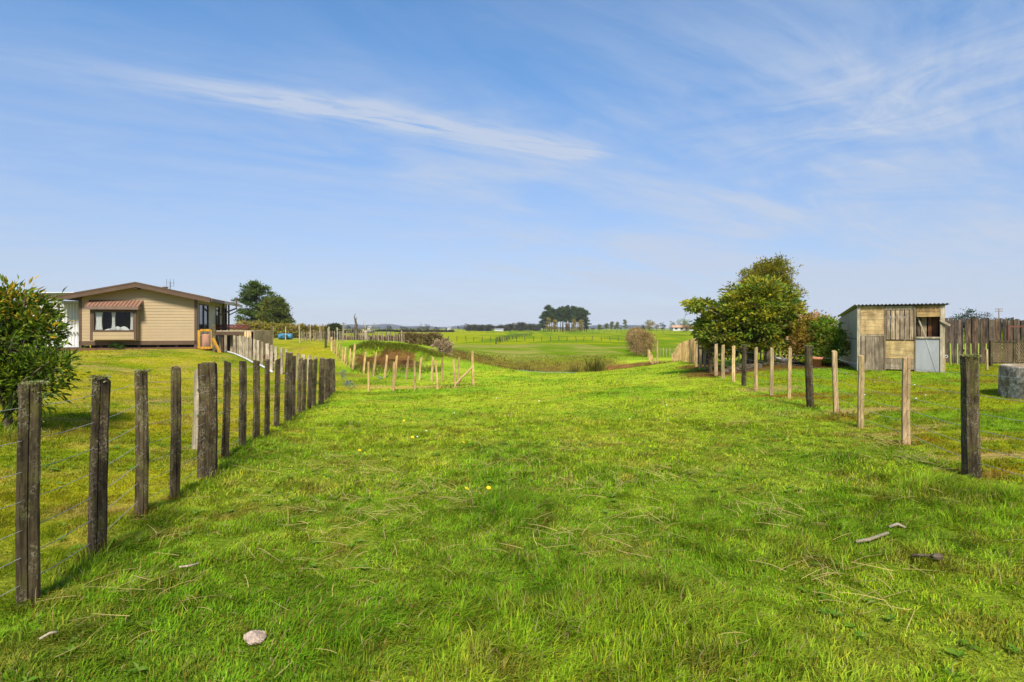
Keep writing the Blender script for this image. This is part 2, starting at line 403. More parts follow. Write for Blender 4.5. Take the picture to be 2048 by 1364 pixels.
class MB:
    """collects shapes into one mesh"""
    def __init__(s): s.v = []; s.f = []; s.t = []
    def add(s, vs, fs, tint=(1, 1, 1)):
        b = len(s.v)
        s.v += [tuple(v) for v in vs]; s.f += [tuple(i + b for i in f) for f in fs]; s.t += [tuple(tint)] * len(vs)
    def box(s, lo, hi, tint=(1, 1, 1), M=None):
        x0, y0, z0 = lo; x1, y1, z1 = hi
        vs = [Vector(p) for p in ((x0, y0, z0), (x1, y0, z0), (x1, y1, z0), (x0, y1, z0), (x0, y0, z1), (x1, y0, z1), (x1, y1, z1), (x0, y1, z1))]
        if M is not None: vs = [M @ v for v in vs]
        s.add(vs, [(0, 3, 2, 1), (4, 5, 6, 7), (0, 1, 5, 4), (1, 2, 6, 5), (2, 3, 7, 6), (3, 0, 4, 7)], tint)
    def beam(s, p0, p1, wd, th, tint=(1, 1, 1), up=(0, 0, 1)):
        p0 = Vector(p0); p1 = Vector(p1); d = (p1 - p0).normalized(); up = Vector(up)
        if abs(d.dot(up)) > 0.98: up = Vector((0, 1, 0))
        a = d.cross(up).normalized() * wd / 2; b = a.cross(d).normalized() * th / 2
        vs = [p0 - a - b, p0 + a - b, p0 + a + b, p0 - a + b, p1 - a - b, p1 + a - b, p1 + a + b, p1 - a + b]
        s.add(vs, [(0, 3, 2, 1), (4, 5, 6, 7), (0, 1, 5, 4), (1, 2, 6, 5), (2, 3, 7, 6), (3, 0, 4, 7)], tint)
    def tube(s, pts, rad, n=6, tint=(1, 1, 1), cap=True):
        pts = [Vector(p) for p in pts]
        if not hasattr(rad, '__len__'): rad = [rad] * len(pts)
        vs = []; fs = []; prev = None
        for i, p in enumerate(pts):
            d = (pts[min(i + 1, len(pts) - 1)] - pts[max(i - 1, 0)]).normalized()
            if prev is None: a = d.orthogonal().normalized()
            else:
                a = prev - d * prev.dot(d); a = a.normalized() if a.length > 1e-6 else d.orthogonal().normalized()
            prev = a; b = d.cross(a)
            for k in range(n):
                t = 2 * math.pi * k / n
                vs.append(p + (a * math.cos(t) + b * math.sin(t)) * rad[i])
        for i in range(len(pts) - 1):
            for k in range(n):
                fs.append((i * n + k, i * n + (k + 1) % n, (i + 1) * n + (k + 1) % n, (i + 1) * n + k))
        if cap:
            fs.append(tuple(range(n))[::-1]); fs.append(tuple(range((len(pts) - 1) * n, len(pts) * n)))
        s.add(vs, fs, tint)
    def lathe(s, prof, n=24, c=(0, 0, 0), tint=(1, 1, 1)):
        vs = []; fs = []
        for r, z in prof:
            for k in range(n):
                t = 2 * math.pi * k / n
                vs.append((c[0] + r * math.cos(t), c[1] + r * math.sin(t), c[2] + z))
        for i in range(len(prof) - 1):
            for k in range(n):
                fs.append((i * n + k, i * n + (k + 1) % n, (i + 1) * n + (k + 1) % n, (i + 1) * n + k))
        s.add(vs, fs, tint)
    def mesh(s, name, mat, smooth=False):
        me = bpy.data.meshes.new(name)
        me.from_pydata(s.v, [], s.f)
        a = me.attributes.new('tint', 'FLOAT_COLOR', 'POINT')
        rgba = np.ones((len(s.v), 4), np.float32); rgba[:, :3] = np.array(s.t, np.float32)
        a.data.foreach_set('color', rgba.ravel())
        if smooth: me.polygons.foreach_set('use_smooth', np.ones(len(me.polygons), bool))
        me.update()
        me.materials.append(mat)
        return me
    def build(s, name, mat, parent=None, smooth=False, loc=None):
        return link(name, s.mesh(name, mat, smooth), parent, loc)

# ------------------------------------------------------------------ materials
def new_mat(name):
    m = bpy.data.materials.new(name)
    m.use_nodes = True
    t = NT(m.node_tree)
    b = t.n['Principled BSDF']
    return m, t, b

def pos(t):
    return t.add('ShaderNodeNewGeometry').outputs['Position']

def attr(t):
    n = t.add('ShaderNodeAttribute'); n.attribute_name = 'tint'
    return n.outputs['Color']

def bump(t, b, h, dist=0.01, strength=0.6):
    n = t.add('ShaderNodeBump'); n.inputs['Distance'].default_value = dist; n.inputs['Strength'].default_value = strength
    t.l.new(h, n.inputs['Height']); t.l.new(n.outputs[0], b.inputs['Normal'])

def leaf_mat(name, transl=0.35, rough=0.55, spec=0.3):
    m, t, b = new_mat(name)
    c = attr(t)
    b.inputs['Roughness'].default_value = rough
    b.inputs['Specular IOR Level'].default_value = spec
    t.l.new(c, b.inputs['Base Color'])
    tr = t.add('ShaderNodeBsdfTranslucent'); t.l.new(t.mix(1.0, c, (1.15, 1.1, 0.6), 'MULTIPLY'), tr.inputs['Color'])
    mx = t.add('ShaderNodeMixShader'); mx.inputs[0].default_value = transl
    t.l.new(b.outputs[0], mx.inputs[1]); t.l.new(tr.outputs[0], mx.inputs[2])
    t.l.new(mx.outputs[0], t.n['Material Output'].inputs['Surface'])
    return m

def plain_mat(name, col, rough=0.7, noise=0.25, scale=8.0, stretch=(1, 1, 1), spec=0.3, metallic=0.0, bmp=0.0, use_tint=True):
    m, t, b = new_mat(name)
    p = t.mapping(pos(t), stretch)
    f = t.noise(p, scale, 6, 0.62)
    f2 = t.noise(p, scale * 6.3, 3, 0.6)
    c = t.mix(t.ramp(f, 0.3, 0.7), tuple(col[i] * (1 - noise) for i in range(3)), tuple(min(1, col[i] * (1 + noise * 0.6)) for i in range(3)))
    c = t.mix(t.math('MULTIPLY', t.ramp(f2, 0.45, 0.7), noise * 0.8), c, tuple(col[i] * 0.45 for i in range(3)))
    if use_tint: c = t.mix(1.0, c, attr(t), 'MULTIPLY')
    t.l.new(c, b.inputs['Base Color'])
    b.inputs['Roughness'].default_value = rough
    b.inputs['Specular IOR Level'].default_value = spec
    b.inputs['Metallic'].default_value = metallic
    if bmp: bump(t, b, f2, bmp)
    return m

def wood_mat(name, dark, pale, lichen=0.0, lichen_col=(0.34, 0.36, 0.20), grain=26.0, bmp=0.006, moss=0.0, flat=False):
    m, t, b = new_mat(name)
    p = pos(t)
    g = t.noise(t.mapping(p, (0.12, 0.12, 1) if flat else (1, 1, 0.07)), grain, 6, 0.7, 1.2 if flat else 0.4)
    g2 = t.noise(t.mapping(p, (0.05, 0.05, 1) if flat else (1, 1, 0.03)), grain * 4, 3, 0.6)
    big = t.noise(t.mapping(p, (1, 1, 0.45)), 6.0, 4, 0.6)
    c = t.mix(t.ramp(g, 0.33, 0.68), dark, pale)
    c = t.mix(t.ramp(big, 0.35, 0.68, 0.0, 0.75), c, tuple(v * 0.55 for v in dark))
    c = t.mix(t.ramp(g2, 0.52, 0.66, 0.0, 0.7), c, tuple(v * 0.35 for v in dark))
    if lichen:
        l1 = t.noise(t.mapping(p, (1, 1, 0.45)), 13.0, 8, 0.75, 0.3)
        l2 = t.noise(p, 75.0, 5, 0.75)
        lf = t.math('MULTIPLY', t.ramp(l1, 0.46, 0.62), t.ramp(l2, 0.48, 0.57))
        c = t.mix(t.math('MULTIPLY', lf, lichen), c, lichen_col)
    if moss:
        l3 = t.noise(p, 9.0, 6, 0.7)
        c = t.mix(t.math('MULTIPLY', t.ramp(l3, 0.48, 0.66), moss), c, (0.10, 0.095, 0.015))
    c = t.mix(1.0, c, attr(t), 'MULTIPLY')
    t.l.new(c, b.inputs['Base Color'])
    b.inputs['Roughness'].default_value = 0.88
    b.inputs['Specular IOR Level'].default_value = 0.2
    bump(t, b, t.math('ADD', g, t.math('MULTIPLY', g2, 0.6)), bmp, 0.9)
    return m

M = {}
M['post'] = wood_mat('weathered_post', (0.030, 0.020, 0.010), (0.115, 0.082, 0.044), 0.62, (0.30, 0.26, 0.17), moss=0.45)
M['batten'] = wood_mat('pale_batten', (0.40, 0.275, 0.135), (0.60, 0.44, 0.235), 0.0, grain=30)
M['greybatten'] = wood_mat('grey_batten', (0.30, 0.24, 0.155), (0.52, 0.43, 0.30), 0.2, grain=30)
M['newwood'] = wood_mat('new_timber', (0.44, 0.285, 0.115), (0.58, 0.41, 0.18), 0.0, grain=24)
M['orangewood'] = wood_mat('orange_timber', (0.42, 0.20, 0.022), (0.56, 0.30, 0.035), 0.0, grain=20)
M['oldplank'] = wood_mat('old_plank', (0.185, 0.135, 0.085), (0.44, 0.35, 0.235), 0.15, (0.3, 0.3, 0.2), grain=24)
M['darkplank'] = wood_mat('dark_plank', (0.042, 0.030, 0.021), (0.19, 0.145, 0.105), 0.35, (0.28, 0.25, 0.18), grain=16)
M['ply'] = wood_mat('plywood', (0.38, 0.255, 0.11), (0.54, 0.39, 0.195), 0.0, grain=9, flat=True)
M['wire'] = plain_mat('wire', (0.37, 0.36, 0.32), 0.6, 0.2, 20, metallic=0.1)
M['leaf'] = leaf_mat('leaf', 0.42, 0.5, 0.2)
M['needle'] = leaf_mat('needle', 0.15, 0.7, 0.15)
M['grass'] = leaf_mat('grass_blade', 0.5, 0.8, 0.04)
M['bark'] = wood_mat('bark', (0.07, 0.048, 0.030), (0.20, 0.15, 0.10), 0.3, grain=14, bmp=0.01)
M['cream'] = plain_mat('cream_paint', (0.355, 0.26, 0.145), 0.6, 0.06, 1.5)
M['brown'] = plain_mat('brown_paint', (0.095, 0.056, 0.032), 0.5, 0.12, 3)
M['rooftile'] = plain_mat('brown_roof', (0.165, 0.105, 0.075), 0.5, 0.15, 4)
M['white'] = plain_mat('white_paint', (0.50, 0.50, 0.49), 0.5, 0.06, 2)
M['palewall'] = plain_mat('pale_weatherboard', (0.48, 0.42, 0.33), 0.6, 0.1, 3)
M['room_shade_panel'] = plain_mat('painted_room_dark', (0.003, 0.003, 0.003), 1.0, 0.1, 4, spec=0.0)
M['railwood'] = plain_mat('dark_rail', (0.06, 0.045, 0.03), 0.8, 0.2, 4)
M['black'] = plain_mat('dark_void', (0.018, 0.016, 0.015), 0.8, 0.2, 4)
M['zinc'] = plain_mat('galvanised_sheet', (0.30, 0.305, 0.30), 0.5, 0.16, 2.2, (1, 1, 0.3), spec=0.5, metallic=0.25)
M['concrete'] = plain_mat('concrete', (0.30, 0.275, 0.235), 0.9, 0.45, 4.5, bmp=0.01)
M['terracotta'] = plain_mat('terracotta', (0.42, 0.165, 0.085), 0.8, 0.15, 10)
M['blue'] = plain_mat('blue_plastic', (0.045, 0.19, 0.32), 0.5, 0.2, 3)
M['hillg'] = plain_mat('hill_pasture', (0.13, 0.19, 0.06), 0.9, 0.3, 0.008)
M['stone'] = plain_mat('stone', (0.44, 0.33, 0.25), 0.9, 0.6, 26, bmp=0.01)
M['fabric'] = plain_mat('curtain', (0.66, 0.65, 0.62), 0.8, 0.04, 6)
M['rust'] = plain_mat('red_brown_timber', (0.12, 0.04, 0.025), 0.7, 0.4, 3, (0.3, 1, 1))
g_, t_, b_ = new_mat('window_glass')
b_.inputs['Base Color'].default_value = (0.012, 0.014, 0.015, 1); b_.inputs['Roughness'].default_value = 0.04
M['darkglass'] = g_
g_, t_, b_ = new_mat('clear_glass')
_gl = t_.add('ShaderNodeBsdfGlossy'); _gl.inputs['Roughness'].default_value = 0.02
_tr = t_.add('ShaderNodeBsdfTransparent'); _tr.inputs['Color'].default_value = (0.95, 0.96, 0.95, 1)
_fr = t_.add('ShaderNodeFresnel'); _fr.inputs['IOR'].default_value = 1.5
_mx = t_.add('ShaderNodeMixShader'); t_.l.new(t_.math('MULTIPLY', _fr.outputs[0], 0.35), _mx.inputs[0]); t_.l.new(_tr.outputs[0], _mx.inputs[1]); t_.l.new(_gl.outputs[0], _mx.inputs[2])
t_.l.new(_mx.outputs[0], t_.n['Material Output'].inputs['Surface'])
M['glass'] = g_
g_, t_, b_ = new_mat('translucent_roofing')
b_.inputs['Base Color'].default_value = (0.75, 0.77, 0.78, 1); b_.inputs['Roughness'].default_value = 0.4
b_.inputs['Alpha'].default_value = 0.85
M['poly'] = g_

# ground
gm, gt, gb = new_mat('pasture_ground')
gp = pos(gt)
a_ = attr(gt)
f1 = gt.noise(gp, 1.7, 6, 0.65)
f2 = gt.noise(gp, 19.0, 5, 0.7)
f3 = gt.noise(gt.mapping(gp, (1, 0.35, 1)), 0.5, 5, 0.6)
c_ = gt.mix(gt.ramp(f2, 0.35, 0.68), gt.mix(1.0, a_, (0.62, 0.66, 0.62), 'MULTIPLY'), gt.mix(1.0, a_, (1.28, 1.22, 1.15), 'MULTIPLY'))
c_ = gt.mix(gt.ramp(f1, 0.3, 0.7, 0.0, 0.5), c_, gt.mix(1.0, c_, (1.25, 1.12, 1.1), 'MULTIPLY'))
c_ = gt.mix(gt.ramp(f3, 0.35, 0.65, 0.0, 0.45), c_, gt.mix(1.0, c_, (0.72, 0.82, 0.8), 'MULTIPLY'))
gt.l.new(c_, gb.inputs['Base Color'])
gb.inputs['Roughness'].default_value = 0.95
gb.inputs['Specular IOR Level'].default_value = 0.0
bump(gt, gb, gt.math('ADD', f2, f1), 0.05, 0.7)
M['ground'] = gm

# ------------------------------------------------------------------ terrain: one sheet to the horizon
def lines(lo, hi, step, far, k=1.16):
    a = list(np.arange(lo, hi + 1e-6, step))
    s = step
    x = a[-1]
    while x < far:
        s *= k; x += s; a.append(x)
    s = step; x = lo; pre = []
    return a

xs = lines(0, 28, 0.3, 5200)
xs = np.array(sorted(set([-v for v in xs[1:]] + xs)))
ys = lines(-8, 62, 0.3, 7000)
s = 0.3; y = -8.0; pre = []
while y > -300:
    s *= 1.3; y -= s; pre.append(y)
ys = np.array(pre[::-1] + ys)
tx, ty = np.meshgrid(xs, ys)
txr, tyr = tx.ravel(), ty.ravel()
tz = Hgt(txr, tyr)
_z = zone(txr, tyr); tcol = _z[0]
_th = (1 - sstep(np.hypot(txr, tyr), 7, 16)) * _z[1] * .55      # thatch and soil tone, darkened to paint shade between the near blades
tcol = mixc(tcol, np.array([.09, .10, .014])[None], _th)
nx, ny = len(xs), len(ys)
ii = np.arange(nx * ny).reshape(ny, nx)
quads = np.stack([ii[:-1, :-1].ravel(), ii[:-1, 1:].ravel(), ii[1:, 1:].ravel(), ii[1:, :-1].ravel()], 1)
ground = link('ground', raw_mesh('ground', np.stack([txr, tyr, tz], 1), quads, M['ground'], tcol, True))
tag(ground, 'grassy ground falling away to the gully and the far pasture', kind='structure')

# low hills along the horizon
hv, hf, htn = [], [], []
NXH = 160
for j, (dist, amp) in enumerate(((2300, 0), (2700, 10), (3300, 28), (4200, 52))):
    for i in range(NXH + 1):
        a = -0.95 + 1.9 * i / NXH
        n = float(fbm(np.array([a * (5 + j * 2.2) + j * 7]), np.array([j * 3.3]), 90 + j, 4)[0])
        hv.append((dist * a, dist, CZ - 2.0 + amp * max(0, n * 1.6 - 0.45)))
for j in range(3):
    for i in range(NXH):
        b = j * (NXH + 1) + i
        hf.append((b, b + 1, b + NXH + 2, b + NXH + 1))
hills = link('hills', raw_mesh('hills', hv, hf, M['hillg'], None, True))
tag(hills, 'low hills along the horizon', kind='structure')

# ------------------------------------------------------------------ grass
def blades(n_try, dmin, dmax, hmul, wd, tri1, seed, lane_h=0.044, lawn_h=0.032):
    r = np.random.default_rng(seed)
    d = np.sqrt(r.uniform(dmin ** 2, dmax ** 2, n_try))
    half = 0.95 + 2.0 / np.maximum(d, 1)
    x = d * r.uniform(-1, 1, n_try) * half
    y = d
    c, lane, lawn, yard, br, gz, far, n1, n2 = zone(x, y)
    keep = r.uniform(0, 1, n_try) > np.maximum(br * 0.9, gz * 0.4)
    keep &= ~((lawn > .5) & (r.uniform(0, 1, n_try) < 0.25))
    # nothing grows inside the buildings
    keep &= ~((x < -14.5) & (y > 27.5))
    x, y, c, lane, lawn, yard, gz, n1, n2 = (q[keep] for q in (x, y, c, lane, lawn, yard, gz, n1, n2))
    n = len(x)
    z = Hgt(x, y) - 0.006
    tuft = np.clip((fbm(x * 1.1, y * 1.1, 71, 3) - 0.52) * 5, 0, 1)
    # the strip along the left fence and around posts is not mown
    strip = np.exp(-((x - left_x(y) - 0.12) / 0.35) ** 2) * (y < 18)
    h = (lane_h * lane * (0.62 + 0.75 * tuft + 0.4 * strip) + lawn_h * lawn + lawn_h * 1.15 * yard) * r.uniform(0.5, 1.45, n) * hmul
    h = h * (1 + gz * 1.2)
    for tx_, ty_, tr_, th_, tcg in TUFTS:
        q = np.exp(-(((x - tx_) / tr_) ** 2 + ((y - ty_) / tr_) ** 2))
        h = h * (1 + th_ * q)
        c = mixc(c, np.array([0.105, 0.25, 0.006])[None], q * tcg * .8)
    c = c * (r.uniform(0.6, 1.5, n) * (0.7 + 0.6 * vnoise(x * 9, y * 9, 5)))[:, None]
    dk = r.uniform(0, 1, n)
    c = np.where((dk < 0.045)[:, None], STRAW[None] * r.uniform(.6, 1.2, n)[:, None], c)
    c = np.where(((dk > .90) & (lane > .5))[:, None], np.array([.26, .19, .03])[None] * r.uniform(.6, 1.2, n)[:, None], c)
    c = np.where(((dk > .05) & (dk < .20))[:, None], c * np.array([1.5, 1.12, 1.1])[None], c)
    yaw = vnoise(x * 5.5, y * 5.5, 14) * 9.0 + r.normal(0, 1.15, n)
    h = h * (0.55 + 0.9 * vnoise(x * 7.0, y * 7.0, 19))
    lean = np.abs(r.normal(0.0, 0.5, n)) + 0.12 + 0.3 * vnoise(x * 4, y * 4, 23)
    lx, ly = np.cos(yaw), np.sin(yaw)
    # the wind-combed bias
    lx = lx + 0.35; ly = ly - 0.05
    sy = yaw + math.pi / 2 + r.normal(0, 0.4, n)
    wv = wd * r.uniform(0.6, 1.4, n) * (1 + 0.3 * (lane > .5))
    bx, by = np.cos(sy) * wv / 2, np.sin(sy) * wv / 2
    base = np.stack([x, y, z], 1)
    side = np.stack([bx, by, 0 * bx], 1)
    mid = base + np.stack([lx * h * lean * 0.35, ly * h * lean * 0.35, h * 0.6], 1)
    tip = base + np.stack([lx * h * lean * 1.1, ly * h * lean * 1.1, h * (1.05 - 0.35 * np.minimum(lean, 1.4))], 1)
    if tri1:
        V = np.stack([base - side, base + side, tip], 1).reshape(-1, 3)
        Fc = np.arange(3 * n).reshape(n, 3)
        T = np.repeat(c, 3, 0)
    else:
        V = np.stack([base - side, base + side, mid + side * .75, mid - side * .75, tip], 1).reshape(-1, 3)
        o = np.arange(n)[:, None] * 5
        Fc = np.concatenate([o + np.array([[0, 1, 2]]), o + np.array([[0, 2, 3]]), o + np.array([[3, 2, 4]])], 0)
        T = np.repeat(c, 5, 0)
    return V, Fc, T

TUFTS = []
def tuft_at(px, d, r_, h_, c_=0.8): TUFTS.append(((px - 1024) / F * d, d, r_, h_, c_))
tuft_at(995, 4.4, 0.32, .8); tuft_at(1010, 4.85, .3, .6); tuft_at(700, 10.0, .45, .8); tuft_at(790, 9.6, .4, .6); tuft_at(935, 11.3, .35, .7); tuft_at(1130, 3.3, .5, .5, .5); tuft_at(1020, 2.9, .4, .5, .5)
tuft_at(420, 3.3, .4, .5, .5); tuft_at(300, 2.8, .5, .7, .5); tuft_at(1900, 4.9, .6, .7, .4); tuft_at(1990, 4.6, .6, .5, .4); tuft_at(1700, 4.0, .5, .3, .3); tuft_at(660, 2.7, .4, .5, .5); tuft_at(1450, 2.7, .5, .5, .4)
tuft_at(1190, 15.5, .5, .8, .6); tuft_at(1360, 14.5, .6, .6, .6); tuft_at(1500, 9.0, .8, .4, .3); tuft_at(1250, 17, .6, .6, .6); tuft_at(860, 18.2, .5, .8, .7); tuft_at(905, 23.0, .6, 1.2, .6); tuft_at(840, 17.5, .7, .6, .6); tuft_at(730, 26.3, 0.9, 2.5, .9); tuft_at(1370, 22, .7, 1.0, .6)
tuft_at(430, 29.5, .6, 4.0, .8); tuft_at(10, 7.3, .55, 4.5, .9); tuft_at(690, 18.8, .7, 1.4, .8); tuft_at(760, 19.5, 1.0, .9, .8); tuft_at(950, 19, .6, .9, .5)
for px_t in (1722, 1748, 1790, 1812, 1850, 1886): tuft_at(px_t, 17.0, .16, 2.2, .4)
for p in RIGHT_POSTS[:6]: tuft_at(p[0], p[5] + .05, .12, 1.4, .2)
for p in LEFT_POSTS[:12]:
    tuft_at(p[0] + 14, p[5], 0.14, 0.7, 0.0)

parts_ = [blades(420000, 1.4, 5.0, 1.0, 0.0046, False, 1),
          blades(320000, 5.0, 10.0, 1.0, 0.0075, False, 2),
          blades(260000, 10.0, 20.0, 1.05, 0.015, True, 3),
          blades(170000, 20.0, 37.0, 1.15, 0.034, True, 4)]
off = 0; VV, FF, TTn = [], [], []
for V, Fc, T in parts_:
    VV.append(V); FF.append(Fc + off); TTn.append(T); off += len(V)
grass = link('grass', raw_mesh('grass', np.concatenate(VV), np.concatenate(FF), M['grass'], np.concatenate(TTn)))
tag(grass, 'bright green pasture grass and mown lawn', kind='stuff')

r_ = np.random.default_rng(55); n = 2600
dd = np.sqrt(r_.uniform(2.2 ** 2, 13 ** 2, n)); xx_ = dd * r_.uniform(-.95, .95, n)
cl_ = vnoise(xx_ * 1.7, dd * 1.7, 88) > .55; xx_, dd = xx_[cl_], dd[cl_]; n = len(dd)
k5 = 6; ang = r_.uniform(0, 6.28, n)
ci = np.repeat(np.arange(n), k5); a5 = ang[ci] + np.tile(np.arange(k5) * 1.05, n) + r_.normal(0, .2, n * k5)
P_w = np.stack([xx_[ci], dd[ci], Hgt(xx_, dd)[ci] + .018], 1); A_w = np.stack([np.cos(a5), np.sin(a5), r_.uniform(.15, .7, n * k5)], 1)
N_w = np.stack([0 * a5, 0 * a5, 1 + 0 * a5], 1) + r_.normal(0, .2, (n * k5, 3))
WEEDS = (P_w, A_w, N_w, .045 * r_.uniform(.5, 1.3, n * k5), .020 * r_.uniform(.7, 1.3, n * k5), np.array([(.12, .25, .02), (.17, .30, .03), (.20, .28, .05)])[r_.integers(0, 3, n * k5)])
# dry stalks lying in the lane
def straw_patch(n, spots, seed):
    r = np.random.default_rng(seed)
    mb = MB()
    for k in range(n):
        if spots and r.uniform() < 0.72:
            sx, sy, sr = spots[r.integers(len(spots))]
            x, y = sx + r.normal(0, sr), sy + r.normal(0, sr)
        else:
            y = math.sqrt(r.uniform(2.2 ** 2, 10 ** 2)); x = y * r.uniform(-0.7, 0.9)
        if x < float(left_x(y)) + .1 or x > float(right_x(y)) - .05 or y < 1.8: continue
        z = H1(x, y)
        a = r.uniform(0, 2 * math.pi); L = r.uniform(0.07, 0.24); up = r.uniform(0.01, 0.07)
        p0 = Vector((x, y, z + r.uniform(0.02, 0.05))); p2 = p0 + Vector((math.cos(a) * L, math.sin(a) * L, up))
        pm = (p0 + p2) / 2 + Vector((r.normal(0, .015), r.normal(0, .015), r.uniform(0.0, .03)))
        c = STRAW * r.uniform(0.9, 1.7)
        bz = [p0 * (1 - q) ** 2 + pm * 2 * q * (1 - q) + p2 * q * q for q in (0, .25, .5, .75, 1)]
        mb.tube(bz, [0.0019, 0.0018, 0.0016, .0013, 0.0008], 3, tuple(c), False)
    return mb
sp = [at(px, d) for px, d in ((760, 4.2), (700, 3.6), (830, 5.2), (740, 5.8), (680, 6.3), (900, 4.8), (1110, 3.85), (1200, 5.2), (1330, 5.6), (1560, 4.4), (1680, 3.2), (1850, 6.3), (1880, 6.0), (1790, 7.2), (250, 3.0), (320, 3.9), (640, 4.6), (1010, 6.5), (1150, 7.2), (1290, 4.2), (1480, 9.3), (1580, 10.2))]
straw = straw_patch(1200, [(p.x, p.y, 0.22) for p in sp], 5).build('dry_stalks', M['grass'])
tag(straw, 'pale dry grass stalks lying in the lane', kind='stuff')

# ------------------------------------------------------------------ foliage helpers
def unit(r, n):
    v = r.normal(size=(n, 3)); return v / np.linalg.norm(v, axis=1, keepdims=True)

def leaves(P, A, N, L, W, tint, fold=0.18):
    """leaf faces at P pointing along A with face normal N"""
    A = A / np.linalg.norm(A, axis=1, keepdims=True)
    B = np.cross(A, N); B /= np.maximum(np.linalg.norm(B, axis=1, keepdims=True), 1e-6)
    N2 = np.cross(B, A)
    L = np.asarray(L)[:, None]; W = np.asarray(W)[:, None]
    m = P + A * L * 0.45
    V = np.stack([P, m + B * W * .5 + N2 * W * fold, P + A * L - N2 * L * .12, m - B * W * .5 + N2 * W * fold], 1).reshape(-1, 3)
    o = np.arange(len(P))[:, None] * 4
    Fc = np.concatenate([o + np.array([[0, 1, 2]]), o + np.array([[0, 2, 3]])], 0)
    return V, Fc, np.repeat(tint, 4, 0)

V, Fc, T = leaves(*WEEDS)
tag(link('weeds', raw_mesh('weeds', V, Fc, M['grass'], T)), 'low broad leaved weeds and clover in the turf', kind='stuff')

def crown(blobs, n_clump, n_leaf, r_clump, L, W, pal, seed, up=0.35, hollow=0.7, clump_flat=0.7, droop=0.0, tipcol=None):
    """leaf clumps over a set of ellipsoids; returns arrays and the clump centres"""
    r = np.random.default_rng(seed)
    bc = np.array([b[0] for b in blobs], float); br = np.array([b[1] for b in blobs], float)
    wgt = (br[:, 0] * br[:, 1] + br[:, 0] * br[:, 2]) ; wgt = wgt / wgt.sum()
    bi = r.choice(len(blobs), n_clump, p=wgt)
    dv = unit(r, n_clump); dv[:, 2] += up * r.uniform(0, 1, n_clump); dv /= np.linalg.norm(dv, axis=1, keepdims=True)
    rr = hollow + (1.03 - hollow) * r.uniform(0, 1, n_clump) ** 0.6
    cc = bc[bi] + dv * br[bi] * rr[:, None]
    ci = np.repeat(np.arange(n_clump), n_leaf)
    n = len(ci)
    off_ = r.normal(size=(n, 3)) * r_clump * 0.55; off_[:, 2] *= clump_flat
    rad = r.uniform(.6, 1.35, n_clump)[ci][:, None]
    P = cc[ci] + off_ * rad
    A = dv[ci] * 0.7 + off_ / r_clump * 0.7 + unit(r, n) * 0.55; A[:, 2] += 0.15 - droop
    N = unit(r, n) * 0.8 + dv[ci] * 0.5; N[:, 2] += 0.7
    pal = np.array(pal, float)
    cb = r.integers(0, len(pal), n_clump)
    pick = np.where(r.uniform(0, 1, n) < 0.6, cb[ci], r.integers(0, len(pal), n))
    tint = pal[pick] * r.uniform(0.7, 1.35, n)[:, None] * r.uniform(0.8, 1.2, n_clump)[ci][:, None]
    if tipcol is not None:
        zt = (P[:, 2] - tipcol[1]) / tipcol[2]
        pr = np.clip(zt, 0, 1) * 0.28
        tk = r.uniform(0, 1, n) < pr
        tint[tk] = np.array(tipcol[0])[None] * r.uniform(.7, 1.3, tk.sum())[:, None]
    V, Fc, T = leaves(P, A, N, L * r.uniform(.6, 1.3, n), W * r.uniform(.7, 1.25, n), tint)
    return V, Fc, T, cc

def limbs(base, top, cc, r0, nlimb, seed, n=7, rmin=0.012, bend=0.15):
    r = random.Random(seed)
    mb = MB()
    base = Vector(base); top = Vector(top)
    pts = []
    for k in range(7):
        t = k / 6
        p = base.lerp(top, t) + Vector((r.uniform(-1, 1), r.uniform(-1, 1), 0)) * bend * r0 * 4 * (0 < k)
        pts.append(p)
    pts[0].z -= 0.06
    mb.tube(pts, [r0 * (1.25 if k == 0 else 1 - 0.75 * k / 6) for k in range(7)], n)
    idx = list(range(len(cc))); r.shuffle(idx)
    for i in idx[:nlimb]:
        e = Vector(cc[i]); k = r.randint(1, 5); s = pts[k]
        m = s.lerp(e, 0.5) + Vector((r.uniform(-.1, .1), r.uniform(-.1, .1), r.uniform(0, .12))) * (e - s).length
        rr = r0 * (0.5 - 0.06 * k)
        mb.tube([s, s.lerp(m, .5), m, m.lerp(e, .5), e], [rr, rr * .8, rr * .6, max(rmin, rr * .4), rmin * .6], 5)
    return mb

def add_tree(name, label, cat, base, blobs, n_clump, n_leaf, r_clump, L, W, pal, seed, r0=0.1, nlimb=16, mat='leaf', group=None, parts=('crown', 'trunk'), top=None, **kw):
    t = thing(name, label, cat, (0, 0, 0), group)
    V, Fc, T, cc = crown(blobs, n_clump, n_leaf, r_clump, L, W, pal, seed, **kw)
    link(parts[0], raw_mesh(parts[0], V, Fc, M[mat], T), t)
    if parts[1]:
        limbs(base, top or (blobs[0][0][0], blobs[0][0][1], blobs[0][0][2] + blobs[0][1][2] * .5), cc, r0, nlimb, seed).build(parts[1], M['bark'], t, True)
    # move the empty to the foot of the tree
    base = Vector(base)
    t.location = base
    for ch in t.children: ch.location = -base
    return t

